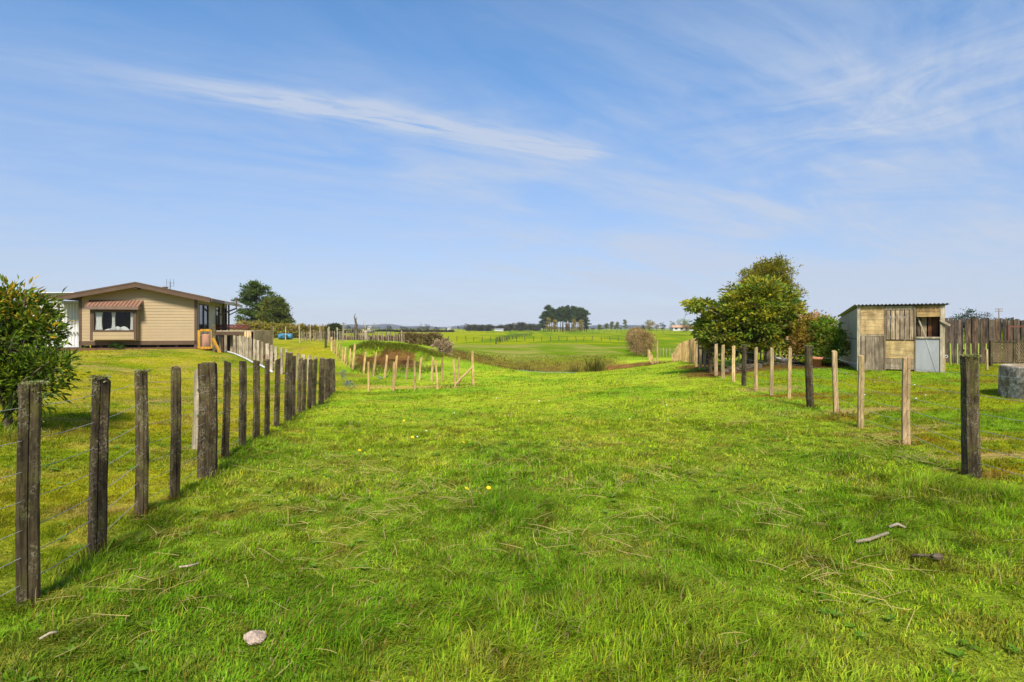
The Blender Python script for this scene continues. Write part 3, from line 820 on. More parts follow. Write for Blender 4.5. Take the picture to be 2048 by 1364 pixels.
# ------------------------------------------------------------------ fences
def rough_post(x, y, z0, z1, wd, th, lean, seed, mb=None, tint=(1, 1, 1), sides=8, split=True, rz=0.0, wob=0.06):
    """a split, weathered post: an uneven polygon section, rings up the height, a worn top"""
    r = random.Random(seed)
    mb = mb or MB()
    if sides == 4:
        sec = [(-.5, -.5), (.5, -.5), (.5, .5), (-.5, .5)]
        c = 0.12
        sec = [(-.5, -.5 + c), (-.5 + c, -.5), (.5 - c, -.5), (.5, -.5 + c), (.5, .5 - c), (.5 - c, .5), (-.5 + c, .5), (-.5, .5 - c)]
    else:
        sec = [(0.5 * math.cos(2 * math.pi * k / sides + .3) * r.uniform(.86, 1.08), 0.5 * math.sin(2 * math.pi * k / sides + .3) * r.uniform(.86, 1.08)) for k in range(sides)]
    if sides == 4 and wd > .06:
        q0 = r.uniform(-.22, .2); sec[2:2] = [(q0 - .05, -.5), (q0, -.5 + r.uniform(.10, .2)), (q0 + .05, -.5)]
    slope = r.uniform(-.03, .03) * (wd > .06); slope2 = r.uniform(-.02, .02)
    n = len(sec)
    rings = 12
    vs = []; fs = []
    cr, sr = math.cos(rz), math.sin(rz)
    ph = r.uniform(0, 6)
    for i in range(rings):
        t = i / (rings - 1)
        z = (z0 - 0.12) + (z1 - z0 + 0.12) * t
        sc = 1.06 - 0.08 * t
        ox = lean[0] * t + wob * wd * math.sin(t * 4 + ph); oy = lean[1] * t
        for k, (a, b) in enumerate(sec):
            jx = a * wd * sc * (1 + r.uniform(-wob, wob)); jy = b * th * sc * (1 + r.uniform(-wob, wob))
            zz = z + ((r.uniform(-.014, .008) + slope * a + slope2 * b) if i == rings - 1 else 0)
            vs.append((x + ox + jx * cr - jy * sr, y + oy + jx * sr + jy * cr, zz))
    for i in range(rings - 1):
        for k in range(n):
            fs.append((i * n + k, i * n + (k + 1) % n, (i + 1) * n + (k + 1) % n, (i + 1) * n + k))
    top = len(vs)
    vs.append((x + lean[0] + wob * wd * math.sin(4 + ph), y + lean[1], z1 + r.uniform(-.004, .012)))
    for k in range(n): fs.append(((rings - 1) * n + k, (rings - 1) * n + (k + 1) % n, top))
    mb.add(vs, fs, tint)
    return mb

def foot_fence(name, label, spec, mats, wires, wire_pts=None, group=None, seed=0, wire_r=0.0016, wmat='wire', wname='wire'):
    """spec: list of (foot col, top col, height m, width m, thick m, distance, part name, material, sides)"""
    f0 = at(spec[0][0], spec[0][5])
    t = thing(name, label, 'fence', f0, group)
    line = []
    for i, (fc, tcol_, hgt, wd, th, d, pn, mt, sides, *turn) in enumerate(spec):
        g = at(fc, d)
        lean = ((tcol_ - fc) / F * d, random.Random(seed + i).uniform(-.03, .03))
        rz = math.atan2(g.x, g.y) * -0.3 + (turn[0] if turn else 0)
        tv = random.Random(seed * 3 + i).uniform(0.72, 1.3)
        mb = rough_post(0, 0, 0, hgt, wd, th, lean, seed * 50 + i, None, (tv, tv * random.Random(i).uniform(.95, 1.03), tv * random.Random(i + 9).uniform(.88, 1.03)), sides, rz=rz)
        mb.build(pn, M[mt], t, False, g - f0)
        line.append((g, hgt, lean))
    if wires:
        for wz in wires:
            pts = []
            if wire_pts and wire_pts[0]: pts.append(wire_pts[0] + Vector((0, 0, wz)) - f0)
            for k, (g, hgt, lean) in enumerate(line):
                q = g + Vector((lean[0] * wz / hgt, -0.05, wz)) - f0
                if pts and k % 1 == 0:
                    mid = (pts[-1] + q) / 2; mid.z -= 0.008
                    pts.append(mid)
                pts.append(q)
            if wire_pts and wire_pts[1]: pts.append(wire_pts[1] + Vector((0, 0, wz)) - f0)
            mb = MB(); mb.tube(pts, wire_r, 4)
            mb.build(wname, M[wmat], t, True)
    return t

spec = []
for i, (fc, fr, tc_, tr, wpx, d) in enumerate(LEFT_POSTS):
    g = at(fc, d)
    hgt = zrow(tr, d) - g.z
    wd = wpx / F * d
    broad = i in (4,)
    spec.append((fc, tc_, hgt, wd * (0.80 if not broad else 1.0), wd * (0.62 if not broad else 0.45), d, 'post', 'post', 4, 0.0 if broad else 0.55 + .2 * math.sin(i * 2.3)))
lf_prev = Vector((-2.45, 1.9, H1(-2.45, 1.9)))
LEFT_FENCE = foot_fence('fence', 'dark lichened post and wire fence beside the left lawn', spec, None,
           [0.13, 0.27, 0.41, 0.56, 0.71, 0.87, 1.04], (lf_prev, None), seed=1, wire_r=0.0019)

spec = []
for i, (fc, fr, tc_, tr, wpx, d) in enumerate(RIGHT_POSTS):
    g = at(fc, d)
    hgt = zrow(tr, d) - g.z
    wd = wpx / F * d
    dark = i in (0, 4, 8, 12)
    spec.append((fc, tc_, hgt, wd, wd * (0.9 if dark else 0.6), d, 'post' if dark else 'batten', 'post' if dark else 'batten', 9 if dark else 4))
rf_prev = Vector((4.35, 3.6, H1(4.35, 3.6)))
RIGHT_FENCE = foot_fence('fence', 'pale batten fence with dark lichened posts before the shed', spec, None,
           [0.14, 0.29, 0.45, 0.61, 0.78, 0.98], (rf_prev, None), seed=2, wire_r=0.0026)

def lichen_cap(fence, g, hgt, wd, lean, seed, n=260):
    r_ = np.random.default_rng(seed)
    a = r_.uniform(0, 2 * math.pi, n); rr = wd * .5 * np.sqrt(r_.uniform(.1, 1.15, n))
    zz_ = hgt + .008 - np.where(rr > wd * .47, r_.exponential(.06, n), r_.uniform(0, .01, n))
    P = np.stack([g.x + lean + rr * np.cos(a), g.y + rr * np.sin(a), g.z + zz_], 1) - np.array(fence.location)[None]
    A = np.stack([np.cos(a), np.sin(a), r_.uniform(-.2, 1.0, n)], 1) + unit(r_, n) * .6
    pl_ = np.array([(.26, .26, .10), (.36, .36, .20), (.19, .19, .06), (.30, .27, .10)])
    V, Fc, T = leaves(P, A, unit(r_, n), .018 * r_.uniform(.5, 1.4, n), np.full(n, .010), pl_[r_.integers(0, 4, n)])
    tag(link('lichen', raw_mesh('lichen', V, Fc, M['leaf'], T), fence), kind='stuff')
for i in (0, 4, 8):
    fc, fr, tc_, tr, wpx, d = RIGHT_POSTS[i]; g = at(fc, d)
    lichen_cap(RIGHT_FENCE, g, zrow(tr, d) - g.z, wpx / F * d, (tc_ - fc) / F * d, 300 + i)
for i in (0, 1, 2):
    fc, fr, tc_, tr, wpx, d = LEFT_POSTS[i]; g = at(fc, d)
    lichen_cap(LEFT_FENCE, g, zrow(tr, d) - g.z, wpx / F * d * .9, (tc_ - fc) / F * d, 310 + i, 140)

# pale batten fence from the house corner to the end of the dark fence
BAT2 = [(443, 441, 666, 6, 32), (452, 452, 665, 5, 31.4), (457, 457, 666, 5, 31.0), (463, 463, 669, 5, 30.6), (470, 469, 670, 5, 30.0), (477, 476, 672, 5, 29.4), (482, 481, 672, 5, 28.9), (489, 489, 673, 7, 28.4),
        (495, 494, 675, 5, 27.9), (501, 501, 676, 5, 27.4), (509, 509, 679, 5, 26.9), (517, 516, 681, 5, 26.5), (524, 524, 684, 5, 26.1), (535, 535, 687, 7, 25.7), (543, 543, 690, 5, 25.4), (552, 552, 693, 5, 25.2),
        (563, 562, 696, 5, 25.0), (573, 572, 699, 5, 24.7), (583, 583, 703, 5, 24.5), (596, 596, 706, 6, 24.2), (607, 607, 709, 6, 23.8), (618, 618, 711, 6, 23.4), (630, 630, 713, 6, 23.0), (643, 643, 715, 6, 22.5), (655, 655, 717, 6, 22)]
spec = []
for fc, tc_, tr, wpx, d in BAT2:
    g = at(fc, d)
    spec.append((fc, tc_, max(0.8, zrow(tr, d) - g.z), wpx / F * d, wpx / F * d * .7, d, 'batten', 'greybatten', 4))
foot_fence('fence', 'pale grey batten fence running from the house deck down across the lawn', spec, None, [0.25, 0.55, 0.9], seed=3, wire_r=0.0014)

# the little paddock below the cut bank
front = [(737, 737, 724, 4, 20.9, 'batten'), (787, 788, 724, 5, 21.0, 'batten'), (830, 829, 722, 4, 21.2, 'batten'), (876, 871, 721, 4, 21.5, 'batten'), (911, 907, 719, 4, 22.6, 'batten'), (946, 945, 702, 6, 23.4, 'post')]
spec = [(fc, tc_, zrow(tr, d) - at(fc, d).z, wp / F * d, wp / F * d * .8, d, pn, 'newwood', 4 if pn == 'batten' else 8) for fc, tc_, tr, wp, d, pn in front]
pf = foot_fence('fence', 'new timber stake fence with braced corner post beside the lane', spec, None, [0.15, 0.35, 0.55, 0.75, 0.95], seed=4, wire_r=0.0014)
mb = MB()
p0 = at(910, 22.9) + Vector((0, 0, .08)); p1 = at(946, 23.4) + Vector((0, 0.0, .78))
mb.tube([p0 - pf.location, p1 - pf.location], 0.045, 8)
mb.build('brace', M['newwood'], pf)
back = [(663, 663, 677, 4, 35.0, 'post'), (668, 669, 690, 2.5, 34.2, 'batten'), (673, 675, 692, 2.5, 33.6, 'batten'), (678, 680, 693, 2.5, 33.1, 'batten'), (684, 686, 694, 2.5, 32.6, 'batten'), (688, 691, 694, 2.5, 32.3, 'batten'), (693, 695, 696, 2.5, 32.0, 'batten'), (699, 701, 697, 2.5, 31.6, 'batten'),
        (705, 710, 687, 5, 31.2, 'post'), (727, 731, 704, 4, 30.4, 'batten'), (746, 752, 705, 4, 29.8, 'batten'), (769, 774, 710, 4, 29.2, 'batten'), (790, 794, 711, 4, 28.6, 'batten'), (812, 817, 713, 4, 28.0, 'batten'), (838, 843, 714, 4, 27.3, 'batten'), (863, 866, 714, 4, 26.6, 'batten'), (884, 885, 716, 4, 26.0, 'batten'), (917, 918, 715, 4, 24.8, 'batten')]
spec = [(fc, tc_, max(.85, zrow(tr, d) - at(fc, d).z), wp / F * d, wp / F * d * .8, d, pn, 'newwood', 4 if pn == 'batten' else 8) for fc, tc_, tr, wp, d, pn in back]
foot_fence('fence', 'leaning new timber stake fence in front of the brown cut bank', spec, None, [0.2, 0.4, 0.6, 0.8], seed=5, wire_r=0.0014)

# battens along the top of the upper lawn
spec = []
for i in range(46):
    fc = 600 + i * 4.65 + random.uniform(-1, 1)
    d = 55 + 3.5 * (i / 46)
    big = i in (12, 27, 44)
    spec.append((fc, fc + random.uniform(-.6, .6), 1.25 if big else random.uniform(.85, 1.05), .13 if big else .085, .08, d, 'post' if big else 'batten', 'oldplank', 4))
foot_fence('fence', 'long row of closely set pale battens along the far edge of the upper lawn', spec, None, [0.4, 0.75], seed=6, wire_r=0.002)
spec = [(c, c + random.uniform(-1, 1), h, .10, .10, d, 'post', 'greybatten', 8) for c, h, d in ((546, 1.35, 58), (571, 1.35, 58), (599, 1.65, 50), (621, 1.55, 55), (640, 1.5, 54), (658, 1.45, 52), (675, 1.5, 50), (686, 1.75, 42))]
foot_fence('fence', 'sparse tall posts in front of the long hedge beyond the lawn', spec, None, [0.5, 1.0], seed=7, wire_r=0.002)

# palings right of the gully
spec = []
for i in range(15):
    k = i / 14
    d = 1 / ((1 - k) / 28.5 + k / 44)
    fc = 1390 - 45 * k
    hgt = 1.32 - 0.25 * k
    spec.append((fc, fc + random.uniform(-.3, .3), hgt, .105, .04, d, 'paling', 'newwood', 4))
foot_fence('fence', 'row of fresh yellow palings dropping into the gully beside the old dark posts', spec, None, [0.3, 0.9], seed=8, wire_r=0.0014)
spec = [(c, c + random.uniform(-.6, .6), h, w_, w_, d, 'post', 'post', 8) for c, h, w_, d in ((1391, 2.15, .20, 30.0), (1397, 2.2, .22, 29.3), (1403, 2.1, .20, 28.6), (1409, 2.25, .24, 28.0), (1416, 2.0, .2, 27.3), (1423, 1.9, .2, 26.6))]
foot_fence('fence', 'tall rough dark round posts standing close together left of the big tree', spec, None, [0.5, 1.4], seed=9, wire_r=0.0016)
# fence behind the big tree
spec = []
for i in range(17):
    fc = 1478 + i * 7.2
    spec.append((fc, fc, random.uniform(1.15, 1.3), .07, .03, 25.2, 'paling', 'newwood', 4))
bt_ = foot_fence('fence', 'thin yellow palings half hidden in the dark under the big tree', spec, None, [0.35, 1.0], seed=10, wire_r=0.0016)
# across the gully
spec = [(1315, 1315, 2.0, .13, .13, 41, 'post', 'newwood', 8)]
for i in range(7): spec.append((1312 - i * 2.6, 1312 - i * 2.6, .95, .12, .03, 44 + i * 2.2, 'paling', 'newwood', 4))
foot_fence('fence', 'short run of tan palings with one tall post beside the blue drum over the gully', spec, None, [0.5], seed=12, wire_r=0.002)
spec = [(1320 + i * 6.6, 1320 + i * 6.6, .95, .06, .06, 62, 'post', 'greybatten', 4) for i in range(8)]
foot_fence('fence', 'few thin pale posts on the slope right of the rusty brown bush', spec, None, [0.5, .85], seed=13, wire_r=0.003)
# far paddock fences
def far_fence(label, pts, step, h, seed, rail=False):
    t = None; sp_ = []
    (a, da), (b, db) = pts
    n = int(step)
    for i in range(n):
        k = i / (n - 1)
        d = da + (db - da) * k
        fc = a + (b - a) * k
        sp_.append((fc + random.uniform(-2, 2), fc, h * random.uniform(.9, 1.1), .15, .15, d, 'post', 'railwood', 6))
    t = foot_fence('fence', label, sp_, None, [h * .5, h * .9], seed=seed, wire_r=0.010 if not rail else 0.07, wmat='railwood', wname='rail' if rail else 'wire')
    return t
far_fence('thin dark post and wire fence across the middle of the far green field', ((880, 138), (1270, 140)), 24, 1.15, 14)
far_fence('thin dark fence at the back of the yellow green field below the trees', ((880, 330), (1385, 340)), 44, 1.2, 15)
far_fence('dark rail fence slanting uphill to the cattle yard in the far field', ((992, 108), (1064, 235)), 24, 1.3, 16, True)

# ------------------------------------------------------------------ house
HR = at(393, 30.0)
HZ0 = zrow(699, 29.4)
ha = R(15)
Hm = Matrix.Translation((HR.x, HR.y, HZ0)) @ Matrix(((-math.cos(ha), -math.sin(ha), 0, 0), (-math.sin(ha), math.cos(ha), 0, 0), (0, 0, 1, 0), (0, 0, 0, 1)))
# house space: u to the left along the gable wall, v back along the side, w up (a mirrored frame: faces are flipped after)
house = thing('house', 'cream weatherboard house with brown trim, low gable roof and bay window', 'house', (HR.x, HR.y, HZ0))
def hpt(u, v, w_): return Hm @ Vector((u, v, w_)) - Vector((HR.x, HR.y, HZ0))
class HB(MB):
    def hbox(s, lo, hi, tint=(1, 1, 1)):
        x0, y0, z0 = lo; x1, y1, z1 = hi
        vs = [hpt(*p) for p in ((x0, y0, z0), (x1, y0, z0), (x1, y1, z0), (x0, y1, z0), (x0, y0, z1), (x1, y0, z1), (x1, y1, z1), (x0, y1, z1))]
        s.add(vs, [(0, 1, 2, 3), (7, 6, 5, 4), (4, 5, 1, 0), (5, 6, 2, 1), (6, 7, 3, 2), (7, 4, 0, 3)], tint)
    def hprism(s, poly, v0, v1, tint=(1, 1, 1)):
        """poly of (u,w) pushed from v0 to v1"""
        n = len(poly)
        vs = [hpt(u, v0, w_) for u, w_ in poly] + [hpt(u, v1, w_) for u, w_ in poly]
        s.add(vs, [tuple(range(n)), tuple(range(2 * n - 1, n - 1, -1))] + [((i + 1) % n, i, n + i, n + (i + 1) % n) for i in range(n)], tint)
WL, WLEN, FND, EAVE, RIDGE = 5.31, 7.2, 0.36, 2.72, 3.30
# foundation and skirting
b = HB()
for k in range(7): b.hbox((0.05 + k * .86, 0.10, -0.3), (0.17 + k * .86, 0.24, FND))
for k in range(1, 8): b.hbox((0.06, k * .95, -0.3), (0.2, k * .95 + .14, FND))
b.hbox((0.3, 0.5, -0.3), (WL - .3, WLEN - .3, FND - .02), (0.25, 0.25, 0.25))  # dark block behind the piles paints the underfloor shade
b.hbox((-0.02, -0.06, -0.25), (WL + .9, 0.02, 0.10), (1.3, 1.05, 1.0))
b.hbox((-0.02, -0.03, FND - .12), (WL + .02, 0.09, FND + .09), (1, 1, 1))
b.hbox((-0.03, 0.1, FND - .12), (0.05, WLEN, FND + .09), (1, 1, 1))
b.build('foundation', M['brown'], house)
# weatherboards: gable wall, lapped
b = HB()
nb = 15
zt = EAVE
def gab(u): return EAVE + (RIDGE - EAVE) * (1 - abs(u - WL / 2) / (WL / 2)) - .05
for k in range(24):
    z0 = FND + .09 + k * .152; z1 = z0 + .150
    if z0 > RIDGE - .1: break
    # clip by gable
    def span(z):
        if z <= EAVE - .05: return 0, WL
        q = (z - (EAVE - .05)) / (RIDGE - EAVE) * WL / 2
        return q, WL - q
    a0, a1 = span(z0); b0, b1 = span(min(z1, RIDGE - .06))
    if a1 - a0 < .1: break
    tv = random.uniform(.98, 1.02)
    vs = [hpt(a0, -0.011, z0), hpt(a1, -0.011, z0), hpt(b1, 0.004, z1), hpt(b0, 0.004, z1), hpt(a0, 0.05, z0), hpt(a1, 0.05, z0), hpt(b1, 0.05, z1), hpt(b0, 0.05, z1)]
    b.add(vs, [(0, 3, 2, 1)[::-1], (0, 1, 5, 4)[::-1], (2, 3, 7, 6)[::-1], (0, 4, 7, 3)[::-1], (1, 2, 6, 5)[::-1]], (tv, tv, tv))
b.hbox((0.02, 0.05, FND), (WL - .02, 0.12, EAVE - .05))
b.hbox((WL - .10, 0.13, FND), (WL, WLEN, EAVE - .05))
b.hbox((0.02, WLEN - .1, FND), (WL - .12, WLEN, EAVE - .05))
b.build('gable_wall', M['cream'], house)
b = HB()
wins = [(0.42, 2.4, .62), (4.1, 5.1, .62), (5.7, 6.9, .62)]
segs = []; v = 0.13
for v0, v1, zb in wins:
    segs.append((v, v0, FND + .09, EAVE - .06)); segs.append((v0, v1, FND + .09, zb)); segs.append((v0, v1, 2.42, EAVE - .06)); v = v1
segs.append((v, WLEN, FND + .09, EAVE - .06))
for v0, v1, z0, z1 in segs:
    n = max(1, int(round((z1 - z0) / .16)))
    for k in range(n):
        a = z0 + (z1 - z0) * k / n; c = z0 + (z1 - z0) * (k + 1) / n
        vs = [hpt(-0.014, v0, a), hpt(-0.014, v1, a), hpt(0.004, v1, c), hpt(0.004, v0, c), hpt(.06, v0, a), hpt(.06, v1, a), hpt(.06, v1, c), hpt(.06, v0, c)]
        b.add(vs, [(0, 3, 2, 1), (0, 1, 5, 4), (3, 7, 6, 2), (0, 4, 7, 3), (1, 2, 6, 5)])
b.build('side_wall', M['palewall'], house)
for v0, v1, zb in wins:
    b = HB()
    for q in (v0, v1 - .06): b.hbox((-.03, q, zb), (.05, q + .06, 2.42))
    b.hbox((-.03, v0 + .06, zb), (.05, v1 - .06, zb + .06)); b.hbox((-.03, v0 + .06, 2.36), (.05, v1 - .06, 2.42))
    nm = max(1, int((v1 - v0) / .7))
    for k in range(1, nm): b.hbox((-.028, v0 + (v1 - v0) * k / nm - .03, zb + .06), (.05, v0 + (v1 - v0) * k / nm + .03, 2.36))
    fr = b.build('window', M['brown'], house)
    b = HB(); b.hbox((.015, v0 + .04, zb + .04), (.03, v1 - .04, 2.38)); b.build('pane', M['darkglass'], fr)
# corner boards
b = HB()
b.hbox((-.035, -.03, 0.0), (.10, .0995, EAVE - .02)); b.hbox((WL - .10, -.03, 0.0), (WL + .02, .12, EAVE - .02))
b.build('corner_board', M['brown'], house)
# roof: two sheets plus barge boards
b = HB()
OV, EO = 0.5, 0.75
sl = (RIDGE - EAVE) / (WL / 2)
def rz_(u): return RIDGE + .05 - sl * abs(u - WL / 2)
for u0, u1 in ((-EO, WL / 2), (WL / 2, WL + .95)):
    nr = 16
    b.hprism([(u0, rz_(u0)), (u1, rz_(u1)), (u1, rz_(u1) + .05), (u0, rz_(u0) + .05)], -OV, WLEN + .4)
for k in range(17):   # ribs of the roofing
    vv = -OV + .1 + k * .47
    for u0, u1 in ((-EO, WL / 2 - .02), (WL / 2 + .02, WL + .95)):
        b.hprism([(u0, rz_(u0) + .05), (u1, rz_(u1) + .05), (u1, rz_(u1) + .075), (u0, rz_(u0) + .075)], vv, vv + .06)
b.build('roof', M['rooftile'], house)
b = HB()
for u0, u1 in ((-EO - .02, WL / 2), (WL / 2, WL + .97)):
    b.hprism([(u0, rz_(u0) - .17), (u1, rz_(u1) - .17), (u1, rz_(u1) + .02), (u0, rz_(u0) + .02)], -OV - .04, -OV - .003)
    b.hprism([(u0, rz_(u0) + .023), (u1, rz_(u1) + .023), (u1, rz_(u1) + .10), (u0, rz_(u0) + .10)], -OV - .055, -OV - .005, (.9, .9, .9))
b.hbox((WL / 2 - .07, -OV, RIDGE - .20), (WL / 2 + .07, 0.0, RIDGE - .06), (.6, .6, .6))
b.build('barge_board', M['brown'], house)
b = HB()
b.hprism([(-EO - .10, rz_(-EO) - .11), (-EO - .003, rz_(-EO) - .11), (-EO - .003, rz_(-EO) + .03), (-EO - .10, rz_(-EO) + .03)], -OV + .05, 2.4)
b.hprism([(-EO - .10, rz_(-EO) - .11), (-EO - .003, rz_(-EO) - .11), (-EO - .003, rz_(-EO) + .03), (-EO - .10, rz_(-EO) + .03)], 2.4, WLEN + .38, (4.6, 6.2, 8.2))
b.build('gutter', M['brown'], house)
b = HB()
b.tube([hpt(-.10, 4.0, .3), hpt(-.10, 4.0, 1.82), hpt(-EO - .16, 5.3, 2.34), hpt(-EO - .16, 5.3, 3.0)], .05, 8)
b.build('downpipe', M['brown'], house)
# bay window
BU0, BU1, BV, BB, BTZ = 2.72, 5.31 - .62, -.42, .52, 2.02   # u range (right, left), projection, bottom, top
def hu(px, dv=0.0):   # photo column -> u on the gable wall plane pushed forward by dv
    k = (px - 1024) / F
    # Hm: x = HR.x - cos*u - sin*v ; y = HR.y - sin*u + cos*v
    x0 = HR.x - math.sin(ha) * dv; y0 = HR.y + math.cos(ha) * dv
    return (x0 - k * y0) / (math.cos(ha) - k * math.sin(ha))
BU1, BU0 = hu(181, BV), hu(272, BV)
bay = HB()
bay.hbox((BU0, BV, BB), (BU1, -.015, BB + .40)); 
for k in range(2): bay.hbox((BU0 + .1, BV - .010, BB + .04 + k * .18), (BU1 - .1, BV - .0005, BB + .20 + k * .18))
bay.hbox((BU0 - .001, BV + .1, BB + .4), (BU0 + .05, -.015, BTZ)); bay.hbox((BU1 - .05, BV + .1, BB + .4), (BU1, -.015, BTZ))
bo = bay.build('bay_window', M['cream'], house)
b = HB()
b.hbox((BU0 - .02, BV - .02, BB - .04), (BU0 + .09, BV + .08, BTZ)); b.hbox((BU1 - .09, BV - .02, BB - .04), (BU1 + .02, BV + .08, BTZ))
b.hbox((BU0 + .09, BV - .018, BB + .40), (BU1 - .09, BV + .06, BB + .48)); b.hbox((BU0 + .09, BV - .018, BTZ - .10), (BU1 - .09, BV + .06, BTZ - .02))
b.hbox((BU0 + .09, BV - .005, BB + .48), (BU0 + .14, BV + .05, BTZ - .1)); b.hbox((BU1 - .14, BV - .005, BB + .48), (BU1 - .09, BV + .05, BTZ - .1))
b.build('frame', M['brown'], bo)
b = HB(); b.hbox((BU0 + .13, BV + .015, BB + .47), (BU1 - .13, BV + .022, BTZ - .09)); b.build('pane', M['glass'], bo)
b = HB(); b.hbox((BU0 + .06, .11 - .14, BB + .42), (BU1 - .06, .11 - .13, BTZ)); b.build('room_shade_panel', M['room_shade_panel'], bo)  # thin black sheet before the solid wall, standing in for an unlit room
def curtain(u0, u1, v0, z0, z1, waves, parent, gather=0.0, amp=.03):
    b = HB(); n = waves * 6
    vs = []; fs = []
    for j in range(5):
        t = j / 4
        g = 1 - gather * math.sin(t * math.pi) 
        for i in range(n + 1):
            q = i / n
            u = u0 + (u1 - u0) * (.5 + (q - .5) * g)
            vs.append(hpt(u, v0 + amp * math.sin(q * waves * 2 * math.pi + j * .3), z0 + (z1 - z0) * t))
    for j in range(4):
        for i in range(n):
            a = j * (n + 1) + i; fs.append((a, a + 1, a + n + 2, a + n + 1))
    b.add(vs, fs)
    return b.build('curtain', M['fabric'], parent, True)
wu = lambda k: BU1 - .14 - (BU1 - BU0 - .28) * k
curtain(wu(.19), wu(.0), BV + .14, BB + .5, BTZ - .12, 4, bo, .25)
curtain(wu(.52), wu(.41), BV + .16, BB + .5, BTZ - .12, 3, bo, .35)
curtain(wu(1.0), wu(.90), BV + .14, BB + .5, BTZ - .12, 3, bo, .2)
b = HB()
for k, (q, hh, ww) in enumerate(((.45, .16, .2), (.56, .2, .22), (.72, .20, .26), (.36, .08, .25))):
    u = wu(q)
    b.hprism([(u - ww, BB + .48), (u + ww, BB + .48), (u + ww * .4, BB + .48 + hh * .8), (u, BB + .48 + hh), (u - ww * .5, BB + .48 + hh * .7)], BV + .2, BV + .28)
b.build('cushions', M['fabric'], bo)
# bay roof
b = HB()
A0, A1 = BU0 - .17, BU1 + .17
ov = BV - .22
b.hprism([(A0, BTZ + .02), (A1, BTZ + .02), (A1, BTZ + .17), (A0, BTZ + .17)], ov, ov + .05)
vs = [hpt(A0, ov, BTZ + .16), hpt(A1, ov, BTZ + .16), hpt(A1 - .02, -.02, BTZ + .50), hpt(A0 + .02, -.02, BTZ + .50), hpt(A0, ov, BTZ + .12), hpt(A1, ov, BTZ + .12), hpt(A1 - .02, -.02, BTZ + .40), hpt(A0 + .02, -.02, BTZ + .40)]
b.add(vs, [(0, 1, 2, 3)[::-1], (4, 5, 6, 7), (0, 3, 7, 4), (1, 5, 6, 2)], (1.5, 1.25, 1.1))
nt = 14
for k in range(nt + 1):
    u = A0 + (A1 - A0) * k / nt
    b.beam(hpt(u, ov, BTZ + .175), hpt(u - .01, -.03, BTZ + .51), .04, .03, (1.1, .9, .8))
b.hbox((A0, ov + .05, BTZ + .02), (A0 + .04, -.02, BTZ + .2)); b.hbox((A1 - .04, ov + .05, BTZ + .02), (A1, -.02, BTZ + .2))
b.build('bay_roof', M['rooftile'], house)
# porch on the left: beam, posts, translucent roof, curtains
b = HB()
b.hbox((WL + .05, .35, 2.58), (WL + 4.2, .45, 2.74), (1, 1, 1))
b.build('porch_beam', M['brown'], house)
b = HB()
b.hbox((WL + .9, .3, -.3), (WL + 4.2, 3.4, .14), (.8, .8, .8))
b.build('porch_floor', M['brown'], house)
b = HB()
pu = hu(113, .4)
for q in (pu, pu + 1.9): b.hbox((q - .05, .36, .1), (q + .05, .46, 2.58))
b.hbox((WL + .05, .38, .92), (WL + 4.2, .43, 1.0)); b.hbox((WL + .05, .38, .13), (WL + 4.2, .43, .19)); b.hbox((WL + .05, .38, 2.40), (WL + 4.2, .42, 2.44))
b.build('porch_rail', M['white'], house)
curtain(WL + .08, pu - .06, .56, .16, 2.36, 7, house, .0, .075)
curtain(pu + .06, pu + 1.8, .56, .16, 2.36, 9, house, .0, .075)
b = HB()
b.hprism([(WL + .3, 2.9), (WL + 4.3, 2.78), (WL + 4.3, 2.81), (WL + .3, 2.93)], .2, 3.6)
b.build('porch_roof', M['poly'], house)
b = HB(); b.hbox((WL + .2, 3.2, .2), (WL + 4.2, 3.28, 2.6)); b.build('porch_wall', M['white'], house)
# aerial and flue on the roof
b = HB()
b.beam(hpt(2.1, 3, 3.0), hpt(2.1, 3, 3.75), .025, .025)
for dz, L_ in ((.68, .24), (.5, .2)): b.beam(hpt(2.1 - L_, 3, 3.0 + dz), hpt(2.1 + L_, 3.1, 3.0 + dz), .012, .012)
for k in (-.3, 0, .3): b.beam(hpt(2.1 + k * .6, 3, 3.5), hpt(2.1 + k * .6, 3, 3.9), .011, .011)
b.build('aerial', M['black'], house)
b = HB(); b.lathe([(.09, 0), (.09, .35), (.16, .36), (.16, .42), (0.01, .46)], 12, tuple(hpt(2.65, 4, 3.08))); b.build('flue', M['brown'], house, True)
for v0 in (5.55, 7.05):
    b = HB(); b.hbox((-.16, v0, -.3), (-.07, v0 + .09, rz_(-.1) - .12)); b.build('veranda_post', M['brown'], house)
b = HB(); b.beam(hpt(-.12, 7.1, 1.95), hpt(-EO - .03, 7.4, 2.36), .06, .06); b.build('eave_brace', M['brown'], house)

# small plant at the foot of the house
pb = Hm @ Vector((hu(236), -.12, 0)); pb.z = H1(pb.x, pb.y)
add_tree('small_plant', 'small green plant against the dark house foundation', 'plant', pb, [((pb.x, pb.y, pb.z + .18), (.28, .12, .15))], 26, 14, .09, .07, .03, [(.06, .14, .02), (.09, .17, .03)], 3, parts=('foliage', None))

